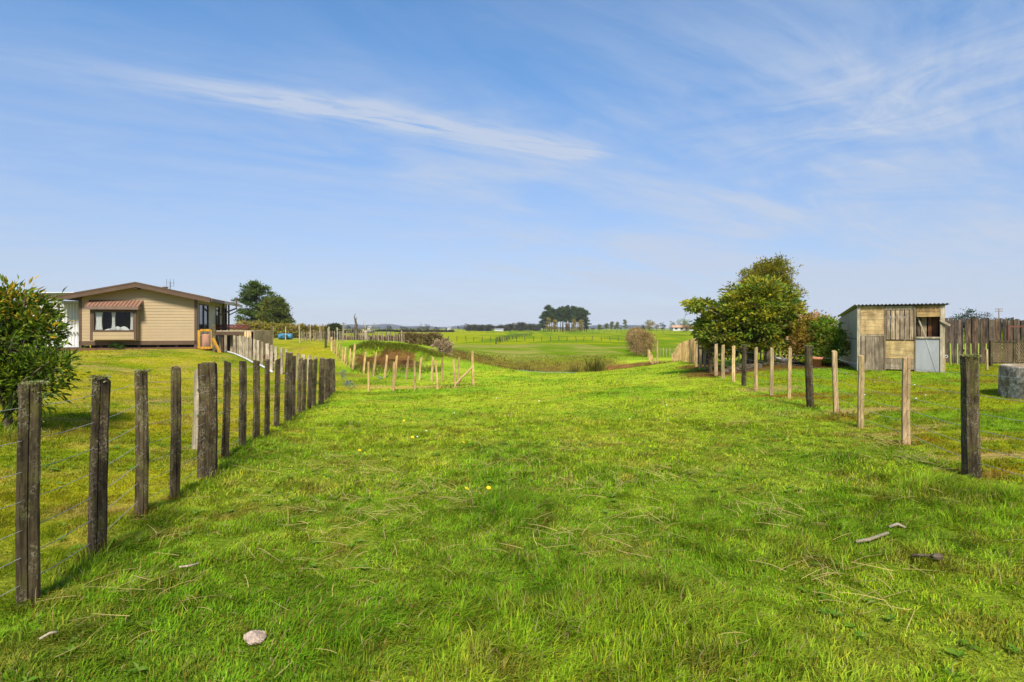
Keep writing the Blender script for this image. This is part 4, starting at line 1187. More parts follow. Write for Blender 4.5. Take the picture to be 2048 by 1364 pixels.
# gate, its post and brace
gd = 29.3
def pl(px, row, d): return Vector(((px - 1024) / F * d, d, zrow(row, d)))
gbase = at(410, gd)
gate = thing('gate', 'orange timber gate with wire mesh beside the house corner', 'gate', gbase)
b = MB()
for a, c in (((398, 660), (398, 697)), ((424, 660), (424, 697))): b.beam(pl(*a, gd) - gbase, pl(*c, gd) - gbase, .13, .05)
for rr, th in ((660.5, .12), (695.5, .12)): b.beam(pl(400.6, rr, gd) - gbase, pl(421.4, rr, gd) - gbase, .05, th)
b.build('frame', M['orangewood'], gate)
b = MB()
for k in range(12): b.tube([pl(400 + k * 2, 661, gd) - gbase, pl(400 + k * 2, 695, gd) - gbase], .004, 4)
for k in range(12): b.tube([pl(399, 662 + k * 3, gd) - gbase, pl(423, 662 + k * 3, gd) - gbase], .004, 4)
b.build('mesh', M['wire'], gate)
g = at(428, gd)
gp_ = thing('gate_post', 'grey round gate post with a slanting orange brace', 'post', g)
rough_post(0, 0, 0, zrow(648, gd) - g.z, .19, .19, (0, 0), 77, None, (1.7, 1.7, 1.6), 9).build('post', M['post'], gp_)
b = MB(); b.beam(pl(426, 677, gd - .12) - g, at(440, gd - .4) - g + Vector((0, 0, .02)), .13, .06); b.build('brace', M['orangewood'], gp_)
g = Vector(((412 - 1024) / F * 30.2, 30.2, 0)); g.z = H1(g.x, g.y)
b = MB(); b.lathe([(.01, 0), (.16, 0), (.19, .10), (.20, .45), (.18, .82), (.15, .86), (.13, .84), (.12, .2)], 16)
o = b.build('barrel', M['terracotta'], None, True, g); tag(o, 'dull red barrel standing behind the orange gate mesh', 'barrel')

# deck box / raised deck beside the house
dk0 = at(480, 31.0)
deck = thing('timber_deck', 'raised timber deck with pale top boards and shade-painted underside beside the house', 'deck', dk0)
b = MB()
xa, xb = (430 - 1024) / F * 30, (522 - 1024) / F * 31
zt_ = zrow(661, 30.3); zg = H1((480 - 1024) / F * 31, 31)
for k in range(9): b.box((xa, 30.0 + k * .29, zt_ - .05), (xb + .02, 30.0 + k * .29 + .275, zt_), (1.3, 1.3, 1.3) if k % 2 else (1.15, 1.1, 1.05))
b.v = [tuple(Vector(v) - dk0) for v in b.v]; b.build('deck_boards', M['greybatten'], deck)
b = MB(); b.box((xa, 29.93, zt_ - .24), (xb - .38, 29.985, zt_ - .05)); b.box((xa + .2, 30.9, zg - .1), (xb - .5, 32.4, zt_ - .3), (.12, .12, .12))  # second box is a dark block painting the shade under the deck
for q in (.3, 1.1, 1.9): b.box((xa + q, 30.05, zg - .1), (xa + q + .1, 30.15, zt_ - .06))
b.v = [tuple(Vector(v) - dk0) for v in b.v]; b.build('fascia_and_shade_block', M['brown'], deck)
b = MB()
for k in range(4): b.box((xb - .40 + k * .11, 29.90 + .05 * k, zg + .25), (xb - .30 + k * .11, 29.95 + .05 * k, zt_ - .052), (1.3 + .1 * (k % 2),) * 3)  # pale tint stands in for sun on the end face
for k in range(8): b.box((xb + .02, 30.05 + k * .3, zg + .2 * (k % 2)), (xb + .06, 30.33 + k * .3, zt_ - .01))
b.v = [tuple(Vector(v) - dk0) for v in b.v]; b.build('end_panel', M['batten'], deck)
b = MB()
for k in range(3): b.box(((430 - 1024) / F * 32.6, 32.6, zrow(659, 32.6) + k * .1), ((497 - 1024) / F * 32.6, 32.65, zrow(659, 32.6) + k * .1 + .085), (1 + .4 * (k == 1), 1, 1))
b.v = [tuple(Vector(v) - dk0) for v in b.v]; b.build('rail', M['rust'], deck)
b = MB(); p0 = at(500, 28.8)
b.beam(at(470, 30.8) + Vector((0, 0, .25)), at(552, 27.6) + Vector((0, 0, .30)), .10, .22); b.v = [tuple(Vector(v) - p0) for v in b.v]
o = b.build('plank', M['rust'], None, False, p0); tag(o, 'long red brown plank on edge behind the pale battens', 'plank')
# white pipe along the foot of the battens
b = MB(); pp = [at(px, d) + Vector((0, 0, .06)) for px, d in ((441, 31.2), (455, 30.6), (470, 29.6), (490, 28.0), (508, 26.6), (524, 25.6), (545, 24.8))]
b.tube([p - pp[0] for p in pp], .045, 8)
o = b.build('pipe', M['white'], None, True, pp[0]); tag(o, 'white plastic pipe lying along the foot of the grey battens', 'pipe')

# lone dark post on the lawn
g = at(651, 36)
o = rough_post(0, 0, 0, 1.05, .15, .15, (0.02, 0), 31, None, (1, 1, 1), 8).build('post', M['post'], None, False, g); tag(o, 'short dark post standing alone on the lawn past the fence end', 'post')
# grey spare post tied behind the broad post
g = at(391, 6.0)
sp_o = thing('spare_post', 'short pale grey post tied with green cord behind the broad dark post', 'post', g)
zb_, zt2 = zrow(897, 6.0) - g.z, zrow(738, 6.0) - g.z
rough_post(0, 0, zb_ + .12, zt2, .075, .07, (.03, 0), 41, None, (.95, .95, .95), 6).build('post', M['greybatten'], sp_o)
b = MB()
for dz in (.10, .35, .62): b.tube([(.04, -.045, zb_ + dz), (.075, 0, zb_ + dz + .05), (.06, .05, zb_ + dz + .02)], .006, 5)
b.tube([(.075, -.02, zb_ + .08), (.07, -.03, zb_ + .3), (.085, -.02, zb_ + .5), (.07, -.02, zb_ + .66)], .014, 5)
M['greencord'] = plain_mat('green_cord', (0.02, 0.16, 0.10), .7, .2, 30)
b.build('cord', M['greencord'], sp_o)

# ------------------------------------------------------------------ shed
SA = R(25)
SL = at(1715, 17.4); SLx = (1715 - 1024) / F * 17.4
S0 = Vector((SLx, 17.4, zrow(743, 17.4)))
e_u = Vector((math.cos(SA), -math.sin(SA), 0)); e_v = Vector((math.sin(SA), math.cos(SA), 0))
Sm = Matrix(((e_u.x, e_v.x, 0), (e_u.y, e_v.y, 0), (0, 0, 1)))
def su(px):
    k = (px - 1024) / F
    return (S0.x - k * S0.y) / (k * e_u.y - e_u.x)
def sz(row, px):
    d = S0.y + e_u.y * su(px); return zrow(row, d) - S0.z
shed = thing('shed', 'ramshackle shed patched from grey planks, plywood and galvanised sheet', 'shed', S0)
class SB(MB):
    def sbox(s, lo, hi, tint=(1, 1, 1)): s.box(lo, hi, tint, Sm.to_4x4())
SW = su(1890); SLEN = 5.5
HF, HB_ = 2.02, 1.80
# front: panels by photo columns
def panel(name, c0, c1, r0, r1, mat, v=0.0, th=.025, n=1, gap=0.0, tint=None, vert=True, parent=None):
    b = SB()
    u0, u1 = su(c0), su(c1); zm = (c0 + c1) / 2
    z1, z0 = sz(r0, zm), sz(r1, zm)
    for k in range(n):
        tv = random.uniform(.75, 1.2) if n > 1 else 1.0
        tt_ = tuple(tv * q for q in (tint or (1, 1, 1)))
        if vert:
            a = u0 + (u1 - u0) * k / n + gap / 2; c = u0 + (u1 - u0) * (k + 1) / n - gap / 2
            b.sbox((a, v - th + random.uniform(0, .006), z0 + random.uniform(-.01, .01) * (n > 1)), (c, v, z1 + random.uniform(-.012, .0) * (n > 1)), tt_)
        else:
            a = z0 + (z1 - z0) * k / n + gap / 2; c = z0 + (z1 - z0) * (k + 1) / n - gap / 2
            b.sbox((u0, v - th + random.uniform(0, .006), a), (u1, v, c), tt_)
    return b.build(name, M[mat], parent or shed)
panel('plywood_panel', 1721, 1768, 612, 669, 'ply', n=2, vert=False, gap=.004)
panel('plank_panel', 1722, 1767.5, 672, 743, 'oldplank', n=5, gap=.008)
panel('crossbar', 1721, 1768, 669.3, 671.8, 'greybatten', v=-.002)
panel('slat_door', 1772, 1827.5, 620, 679, 'oldplank', n=6, gap=.022, tint=(1.2, 1.15, 1.1))
panel('lintel', 1770, 1830, 612, 619.5, 'oldplank', tint=(1.2, 1.2, 1.2))
panel('plywood_panel', 1770, 1828, 681.5, 717, 'ply', tint=(1.02, 1.05, 1.0))
panel('plank_panel', 1770, 1828, 717.5, 739, 'oldplank', n=2, vert=False, gap=.006)
panel('header_board', 1832, 1887, 611, 623.5, 'oldplank', tint=(1.15, .95, .6), v=-.002)
panel('header_board', 1833, 1887, 624, 633.5, 'ply', tint=(.95, .9, .8), v=-.001)
panel('metal_panel', 1831.5, 1879, 677, 746, 'zinc', th=.012, tint=(1, 1, 1.02))
b = SB()
b.beam(Sm @ Vector((su(1852), -.016, sz(679, 1852))), Sm @ Vector((su(1873), -.016, sz(744, 1873))), .03, .006, (1.15, 1.15, 1.15), up=tuple(-e_v))  # pale strip added on the sheet for the brace behind it
b.build('brace_strip', M['zinc'], shed)
panel('sill', 1831, 1880, 673.5, 676.7, 'greybatten', v=-.004, th=.05)
b = SB()
for c0, c1, r0, mt in ((1714, 1720.5, 611, 0), (1768.3, 1771.2, 613, 1), (1828.3, 1831.2, 612, 1), (1880, 1889.5, 611, 0)):
    b.sbox((su(c0), -.04, -.12), (su(c1), .05, sz(r0, (c0 + c1) / 2)), (1, 1, 1) if mt == 0 else (.6, .55, .5))
b.build('frame_post', M['greybatten'], shed)
# broken frame pieces in the opening
b = SB()
b.add([], [])
q0 = Sm @ Vector((su(1838), .10, sz(636, 1838))); q1 = Sm @ Vector((su(1852), .02, sz(674, 1852)))
b.beam(q0, q1, .04, .03, (1.05, 1.05, 1.05))
q0 = Sm @ Vector((su(1879), -.06, sz(640, 1879))); q1 = Sm @ Vector((su(1899), -.10, sz(651, 1899)))
b.beam(q0, q1, .05, .06, (1.1, 1.1, 1.1))
b.build('broken_batten', M['greybatten'], shed)
b = SB()
for c0, c1, tv_ in ((1836, 1843, (.5, .45, .4)), (1845, 1857, (.95, .9, .85)), (1860, 1868, (.55, .3, .2)), (1869, 1880, (.45, .24, .17))):
    b.sbox((su(c0), .22, .3), (su(c1), .25, HF - .12), tv_)
b.build('inner_boards', M['oldplank'], shed)
# side walls, back, inside
b = SB()
nst = 5
for k in range(nst):
    v0 = .06 + (SLEN - .06) * k / nst; v1 = .06 + (SLEN - .06) * (k + 1) / nst - .012
    for z0, z1 in ((0, .98), (1.0, None)):
        zz0 = z0; 
        za = z1 if z1 else HF - .08 + (HB_ - HF) * v0 / SLEN; zb2 = z1 if z1 else HF - .08 + (HB_ - HF) * v1 / SLEN
        vs = [Sm @ Vector(p) for p in ((-.01, v0, zz0 - .08 * (z0 == 0)), (-.01, v1, zz0 - .08 * (z0 == 0)), (-.01, v1, zb2), (-.01, v0, za), (.012, v0, zz0), (.012, v1, zz0), (.012, v1, zb2), (.012, v0, za))]
        tv = random.uniform(.85, 1.05)
        b.add(vs, [(0, 3, 2, 1), (4, 5, 6, 7), (0, 1, 5, 4), (3, 7, 6, 2), (0, 4, 7, 3), (1, 2, 6, 5)], (tv, tv, tv))
b.build('side_sheet', M['zinc'], shed)
b = SB()
for k in range(nst + 1): 
    vv = .05 + (SLEN - .05) * k / nst
    b.sbox((.014, vv - .03, -.1), (.06, vv + .02, HF - .12 + (HB_ - HF) * vv / SLEN))
b.sbox((-.014, .06, .978), (.05, SLEN, 1.002), (.5, .5, .5))
for k in range(14):
    u0 = .07 + (SW - .12) * k / 14
    b.sbox((u0, SLEN - .04, -.1), (u0 + (SW - .1) / 14 - .012, SLEN, HB_ - .06), (.8 + .3 * (k % 2),) * 3)
for k in range(26):
    v0 = .06 + (SLEN - .12) * k / 26
    b.sbox((SW - .03, v0, -.1), (SW - .005, v0 + SLEN / 26 - .012, HF - .08 + (HB_ - HF) * v0 / SLEN), (.8 + .3 * (k % 2),) * 3)
b.build('back_wall', M['oldplank'], shed)
# corrugated roof
b = SB(); nc = 96
vs = []; fs = []
for i in range(nc + 1):
    u = -.10 + (SW + .20) * i / nc
    z = .022 * math.sin(i / nc * 2 * math.pi * 24)
    for v, zz in ((-.14, HF + .015), (SLEN + .12, HB_ - .01)):
        vs.append(Sm @ Vector((u, v, zz + z)))
    for v, zz in ((-.14, HF + .010), (SLEN + .12, HB_ - .016)):
        vs.append(Sm @ Vector((u, v, zz + z)))
for i in range(nc):
    a = i * 4
    fs += [(a, a + 4, a + 5, a + 1), (a + 2, a + 3, a + 7, a + 6), (a, a + 2, a + 6, a + 4), (a + 1, a + 5, a + 7, a + 3)]
b.add(vs, fs, (.75, .75, .75))
b.build('roof', M['zinc'], shed)

# ------------------------------------------------------------------ right side: palisade, trellis, tank, stakes
b = MB(); r = random.Random(5)
x = 14.2
PB = Vector((19, 23.2, H1(19, 23.2)))
while x < 29:
    wd_ = r.uniform(.08, .17); y = 23.2 + r.uniform(-.06, .06) + (x - 14) * .03
    g = H1(x, y)
    ht = zrow(637, 23.2) - g + r.uniform(-.09, .06)
    tv = r.uniform(.55, 1.35)
    col_ = (tv, tv * r.uniform(.92, 1.0), tv * r.uniform(.82, 1.0))
    if r.random() < .10: col_ = (tv * 1.15, tv * .95, tv * .8)
    tl = r.uniform(-.02, .02)
    vs = [(x, y, g - .1), (x + wd_, y, g - .1), (x + wd_, y + .03, g - .1), (x, y + .03, g - .1), (x + tl, y, g + ht), (x + wd_ + tl, y, g + ht + r.uniform(-.05, .05)), (x + wd_ + tl, y + .03, g + ht), (x + tl, y + .03, g + ht)]
    b.add([tuple(Vector(v) - PB) for v in vs], [(0, 3, 2, 1), (4, 5, 6, 7), (0, 1, 5, 4), (1, 2, 6, 5), (2, 3, 7, 6), (3, 0, 4, 7)], col_)
    x += wd_ + r.uniform(-.025, .008)
pal = thing('fence', 'tall dark weathered plank fence of uneven boards behind the shed', 'fence', PB)
b.build('palings', M['darkplank'], pal)
b = MB()
for z_ in (.5, 1.5): b.box((14.2 - PB.x, .10, z_), (29 - PB.x, .16, z_ + .09), (.8, .8, .8))
b.v = [(v[0], v[1] + (v[0] + PB.x - 14) * .03, v[2]) for v in b.v]
b.build('rail', M['darkplank'], pal)
b = MB(); b.box((2010 * 0 + (2020 - 1024) / F * 22.6 - PB.x, -.5, 1.5), ((2060 - 1024) / F * 23 - PB.x, -.44, 1.56)); b.box(((2020 - 1024) / F * 22.6 - PB.x, -.5, .5), ((2020 - 1024) / F * 22.6 - PB.x + .06, -.44, 1.5))
b.build('rusty_frame', M['rust'], pal)
# trellis
TD = 20.0
tb = at(1985, TD)
tre = thing('trellis', 'low framed lattice trellis of thin diagonal slats at the right edge', 'trellis', tb)
b = MB()
tz0 = .12; tz1 = zrow(681, TD) - tb.z
x0 = 0.0
bays = [(0.0, 0.72), (0.80, 1.75), (1.83, 2.8)]
for xq in (-.09, .72, 1.75, 2.8): b.box((xq, -.03, -.15), (xq + .08, .05, tz1))
for a, c in ((-.01, .72), (.80, 1.75), (1.83, 2.8)): b.box((a, -.025, tz1 - .06), (c, .045, tz1 - .004)); b.box((a, -.02, tz0), (c, .04, tz0 + .05))
b.build('frame', M['post'], tre)
b = MB()
for a, c in bays:
    n = 13
    hh = tz1 - .06 - tz0 - .05
    for k in range(-8, n + 4):
        xx = a + (c - a) * k / n
        # slats lean: clip to the bay
        for sgn, yv in ((1, 0.0),):
            xs0, xs1 = xx, xx + .36
            t0, t1 = 0.0, 1.0
            if xs0 < a: t0 = (a - xs0) / (xs1 - xs0)
            if xs1 > c: t1 = (c - xs0) / (xs1 - xs0)
            if t1 - t0 < .05: continue
            b.beam((xs0 + (xs1 - xs0) * t0, yv, tz0 + .05 + hh * (1 - t0)), (xs0 + (xs1 - xs0) * t1, yv, tz0 + .05 + hh * (1 - t1)), .020, .012, (.62, .56, .44), up=(0, 1, 0))
    for k in range(6):
        zz = tz0 + .1 + hh * k / 6
        b.beam((a, .02, zz), (c, .02, zz + .05), .012, .02, (.3, .26, .2))
b.build('lattice', M['greybatten'], tre)
# concrete tank
TK = at(2150, 11.3); tr_ = 1.15
b = MB()
hh = .585
b.lathe([(tr_ * 1.02, -.15), (tr_ * 1.01, .25), (tr_, hh - .03), (tr_ * .985, hh), (tr_ * .93, hh + .005), (tr_ * .90, hh - .03), (tr_ * .9, hh - .15), (.01, hh - .16)], 48)
mm, tt2, bb = new_mat('stained_concrete')
p_ = pos(tt2)
n1_ = tt2.noise(p_, 3.4, 7, .7, .4); n2_ = tt2.noise(p_, 14, 6, .7)
c_ = tt2.mix(tt2.ramp(n2_, .38, .66), (0.25, 0.21, 0.15), (0.60, 0.53, 0.42))
c_ = tt2.mix(tt2.ramp(n1_, .45, .58, 0, .85), c_, (0.13, 0.085, 0.035))
tt2.l.new(c_, bb.inputs['Base Color']); bb.inputs['Roughness'].default_value = .95
bump(tt2, bb, n2_, .02, .8)
M['tank'] = mm
o = b.build('water_tank', M['tank'], None, True, TK); tag(o, 'round concrete water tank with lichen and brown stains at the right edge', 'tank')
# light green stakes
M['limestake'] = plain_mat('lime_stake', (0.26, 0.34, 0.05), .6, .15, 10)
for i, px in enumerate((1902, 1915, 1929, 1943, 1957, 1971, 1890)):
    g = at(px, 21.2); b = MB(); b.beam((0, 0, -.1), (.03 * ((i % 3) - 1), 0, zrow(687, 21.2) - g.z), .04, .02)
    o = b.build('garden_stake', M['limestake'], None, False, g); tag(o, 'thin lime green stake standing against the dark plank fence', 'stake', 'lime green stakes by the plank fence')
g = at(1974, 18.2); b = rough_post(0, 0, 0, .66, .055, .05, (0, 0), 51, None, (1, 1, 1), 4)
o = b.build('stake', M['batten'], None, False, g); tag(o, 'single pale wooden stake left of the trellis', 'stake')
g = at(1890, 16.0); pg = thing('pigtail_standard', 'thin electric fence standard with a white looped top at the shed corner', 'fence standard', g)
b = MB(); b.tube([(0, 0, -.05), (0, 0, .48)], .009, 6, (1.4, 1.2, .8)); b.build('rod', M['batten'], pg)
b = MB(); b.tube([(0, 0, .44)] + [(0.04 + .04 * -math.cos(a), 0, .52 + .035 * math.sin(a)) for a in np.linspace(0, 5.2, 12)], .008, 6); b.build('loop', M['white'], pg, True)
# terracotta pot, white basin
g = at(1632, 18.9); b = MB()
b.lathe([(.01, .0), (.14, .0), (.185, .28), (.205, .28), (.21, .36), (.18, .36), (.16, .25), (.01, .22)], 20)
o = b.build('flower_pot', M['terracotta'], None, True, g); tag(o, 'terracotta flower pot on bare soil left of the shed', 'pot')
g = at(1572, 21.0); b = MB(); vs = []; fs = []
nn = 20
for j, (s_, z_) in enumerate(((.55, .02), (.85, .10), (1.0, .2), (.94, .2), (.7, .08))):
    for k in range(nn):
        a = 2 * math.pi * k / nn; vs.append((.42 * s_ * math.cos(a), .24 * s_ * math.sin(a), z_ - .06 * math.cos(a)))
for j in range(4):
    for k in range(nn): fs.append((j * nn + k, j * nn + (k + 1) % nn, (j + 1) * nn + (k + 1) % nn, (j + 1) * nn + k))
fs.append(tuple(range(nn))[::-1]); fs.append(tuple(range(4 * nn, 5 * nn)))
b.add(vs, fs); o = b.build('basin', M['white'], None, True, g); tag(o, 'white oval basin lying on the soil under the big tree', 'basin')
# prunings under the tree
b = MB(); r = random.Random(9); g0 = at(1550, 20.6)
for k in range(60):
    a = Vector((r.uniform(-1.8, 1.6), r.uniform(-.5, .5), 0)); a.z = H1(g0.x + a.x, g0.y + a.y) - g0.z + r.uniform(.02, .2)
    c = a + Vector((r.uniform(-.7, .7), r.uniform(-.3, .3), r.uniform(-.12, .18))); b.tube([a, (a + c) / 2 + Vector((0, 0, .04)), c], [.012, .009, .005], 5)
o = b.build('brush_pile', M['bark'], None, False, g0); tag(o, 'pile of cut branches on the soil under the big tree', 'brush pile')
for k in range(7):
    g = at(1450 + k * 11, 20.6 + .2 * (k % 2)); bm_ = MB()
    bm_.lathe([(.01, -.05), (.13, -.02), (.15, .06), (.10, .13), (.01, .15)], 7)
    rr = random.Random(k); bm_.v = [(v[0] * rr.uniform(.8, 1.3), v[1] * rr.uniform(.8, 1.2), v[2] * rr.uniform(.8, 1.2)) for v in bm_.v]
    o = bm_.build('rock', M['bark'], None, False, g); tag(o, 'rough grey brown rock edging the soil bed under the big tree', 'rock', 'rocks edging the tree bed')

# ------------------------------------------------------------------ trees and shrubs near
def w3(px, row, d): return (float((px - 1024) / F * d), float(d), float(zrow(row, d)))
def rad(px, d): return px / F * d
GREENS = [(.084, .154, .017), (.126, .210, .020), (.196, .252, .020), (.105, .168, .017)]
YGREEN = [(.319, .348, .017), (.464, .450, .017), (.189, .261, .017), (.362, .319, .023), (.217, .217, .026)]
# big tree, back one (dense small leaves)
add_tree('broadleaf_tree', 'taller dense olive green tree rising behind the glossy spreading tree', 'tree', at(1535, 24.5),
         [(w3(1535, 610, 24.5), (rad(50, 24.5), 1.1, rad(82, 24.5))), (w3(1528, 560, 24.5), (rad(40, 24.5), .8, rad(38, 24.5))), (w3(1556, 555, 24.5), (rad(30, 24.5), .8, rad(38, 24.5))), (w3(1572, 620, 24.5), (rad(26, 24.5), .8, rad(66, 24.5))), (w3(1498, 580, 24.5), (rad(24, 24.5), .7, rad(40, 24.5)))],
         360, 60, .22, .10, .045, [(.20, .20, .02), (.27, .26, .02), (.15, .16, .015), (.30, .23, .03)], 61, r0=.14, nlimb=40, hollow=.55)
add_tree('broadleaf_tree', 'wide spreading tree with big glossy yellow green leaves left of the shed', 'tree', at(1495, 21.5),
         [(w3(1512, 640, 21.5), (rad(82, 21.5), 1.5, rad(66, 21.5))), (w3(1520, 605, 21.5), (rad(64, 21.5), 1.2, rad(48, 21.5))), (w3(1440, 660, 21.8), (rad(42, 21.5), 1.0, rad(46, 21.5))),
          (w3(1412, 617, 21.5), (rad(22, 21.5), .4, rad(13, 21.5))), (w3(1575, 665, 21.5), (rad(34, 21.5), .9, rad(45, 21.5))), (w3(1388, 608, 21.3), (rad(12, 21.5), .3, rad(6, 21.5))), (w3(1460, 690, 22), (rad(50, 21.5), .8, rad(28, 21.5)))],
         470, 52, .25, .16, .075, [(a * .95, c * .92, e * 1.5) for a, c, e in YGREEN] + YGREEN[2:] + GREENS, 62, r0=.13, nlimb=90, hollow=.6, clump_flat=.5)
# hydrangea-like shrub with pinkish heads
sh = add_tree('shrub', 'shrub with faded pink flower heads between the big tree and the shed', 'shrub', at(1640, 20.2),
         [(w3(1630, 670, 20.2), (rad(36, 20.2), .8, rad(42, 20.2))), (w3(1612, 690, 20.2), (rad(22, 20.2), .6, rad(30, 20.2)))],
         150, 46, .16, .085, .045, [(.34, .27, .02), (.40, .25, .05), (.25, .27, .016), (.46, .27, .08)], 63, parts=('foliage', 'stems'), r0=.03, nlimb=40, hollow=.5)
V, Fc, T, cc = crown([(w3(1622, 665, 19.9), (rad(42, 20.2), .7, rad(38, 20.2)))], 26, 42, .085, .035, .03, [(.62, .36, .22), (.7, .42, .28), (.52, .30, .15)], 64, hollow=.9, clump_flat=.8)
link('flower_heads', raw_mesh('flower_heads', V, Fc, M['leaf'], T), sh, -Vector(sh.location))
add_tree('shrub', 'bright leafy green shrub pressed against the side of the shed', 'shrub', at(1668, 19.4),
         [(w3(1662, 690, 19.4), (rad(23, 19.4), .6, rad(33, 19.4))), (w3(1652, 662, 19.6), (rad(24, 19.4), .5, rad(24, 19.4))), (w3(1640, 698, 19.6), (rad(18, 19.4), .5, rad(24, 19.4)))],
         130, 46, .15, .09, .05, [(.14, .25, .015), (.20, .30, .02), (.11, .20, .015), (.24, .21, .03)], 65, parts=('foliage', 'stems'), r0=.03, nlimb=24, hollow=.5)
# small plants by the tree bed
for px, d, s_ in ((1458, 20.9, .22), (1470, 21.2, .2)):
    g = at(px, d)
    add_tree('small_plant', 'low tufted green garden plant in the bed of the big tree', 'plant', g, [((g.x, g.y, g.z + s_ * .6), (s_ * 1.2, s_, s_ * .7))], 24, 12, .08, .12, .02, [(.06, .14, .02), (.08, .16, .03)], int(px), parts=('foliage', None), group='plants in the tree bed')
# left foreground tree
LB = at(18, 7.3)
add_tree('broadleaf_tree', 'leafy evergreen tree with golden new tips behind the dark fence at the left edge', 'tree', LB,
         [(w3(20, 690, 7.4), (rad(80, 7.4), .75, rad(85, 7.4))), (w3(-25, 660, 7.4), (rad(70, 7.4), .7, rad(80, 7.4))), (w3(30, 610, 7.4), (rad(32, 7.4), .3, rad(38, 7.4))), (w3(62, 630, 7.4), (rad(30, 7.4), .3, rad(45, 7.4))), (w3(5, 620, 7.4), (rad(20, 7.4), .3, rad(40, 7.4))),
          (w3(95, 735, 7.2), (rad(52, 7.4), .3, rad(22, 7.4))), (w3(50, 770, 7.3), (rad(55, 7.4), .4, rad(40, 7.4))), (w3(80, 670, 7.4), (rad(34, 7.4), .3, rad(28, 7.4)))],
         280, 26, .115, .11, .034, [(.075, .13, .010), (.11, .175, .012), (.06, .10, .009), (.17, .22, .016)], 66, r0=.05, nlimb=80, hollow=.35, clump_flat=1.0,
         tipcol=((.46, .30, .02), zrow(690, 7.4), .7), top=w3(20, 640, 7.4))

# hedge and bushes beyond the lawn
def bush(name, label, cat, c0, c1, d0, d1, top0, top1, depth, n_clump, n_leaf, rc, L, pal, seed, group=None, mat='needle', nb_=7, parts=('foliage', None)):
    """a long or round bush spanning photo columns c0..c1"""
    blobs = []
    r_ = random.Random(seed)
    for k in range(nb_):
        q = (k + .5) / nb_
        d = d0 + (d1 - d0) * q; px = c0 + (c1 - c0) * q
        g = at(px, d); zt = zrow(top0 + (top1 - top0) * q + r_.uniform(-1, 1) * .6, d)
        hh_ = max(.3, zt - g.z)
        blobs.append(((g.x, d, g.z + hh_ * .48), (abs(c1 - c0) / nb_ / F * d * .75, depth, hh_ * .53)))
    base = at((c0 + c1) / 2, (d0 + d1) / 2)
    return add_tree(name, label, cat, base, blobs, n_clump, n_leaf, rc, L, L * .5, pal, seed, mat=mat, parts=parts, group=group, hollow=.75)
BROWN = [(.22, .15, .06), (.17, .115, .045), (.27, .18, .08), (.15, .13, .04)]
bush('hedge', 'long clipped hedge, green on top and brown below, beyond the blue drum', 'hedge', 478, 655, 66, 76, 645, 655, 1.0, 520, 34, .30, .22, [(.28, .26, .02), (.22, .22, .02), (.28, .19, .07), (.22, .15, .06), (.30, .23, .05)], 71, nb_=12)
bush('shrub', 'dark green bush at the right end of the long hedge', 'shrub', 655, 679, 68, 68, 651, 651, .7, 80, 34, .25, .2, [(.03, .05, .015), (.045, .065, .018), (.07, .07, .02)], 72, nb_=2)
bush('hedge', 'low brown hedge behind the cut bank', 'hedge', 798, 882, 62, 62, 669, 668, .9, 220, 34, .25, .2, BROWN, 73, nb_=6)
bush('shrub', 'small round twiggy grey brown bush right of the cut bank', 'shrub', 867, 899, 50, 50, 680, 680, .7, 90, 40, .18, .16, [(.34, .245, .15), (.28, .20, .12), (.40, .29, .18)], 74, nb_=2)
bush('hedge', 'low reddish brown hedge behind the pale battens and the dead tree', 'hedge', 680, 800, 78, 72, 674, 674, .8, 200, 30, .28, .22, [(.19, .11, .07), (.15, .09, .05), (.22, .14, .09)], 75, nb_=8)
# rusty bush over the gully: long hedge seen end on
blobs = []
for k in range(6):
    q = k / 5; d = 64 + 46 * q; px = 1284 - 14 * q
    g = at(px, d); top = zrow(665 - 7 * q, d)
    blobs.append(((g.x, d, (g.z + top) / 2), (rad(12.5 - .8 * q, d), 4.0, (top - g.z) * .5)))
add_tree('hedge', 'rounded rusty brown hedge seen end on above the gully', 'hedge', at(1288, 60), blobs, 420, 60, .45, .19, .08, [(.30, .18, .075), (.24, .155, .06), (.34, .22, .10), (.20, .16, .035)], 76, mat='needle', parts=('foliage', None), hollow=.85)
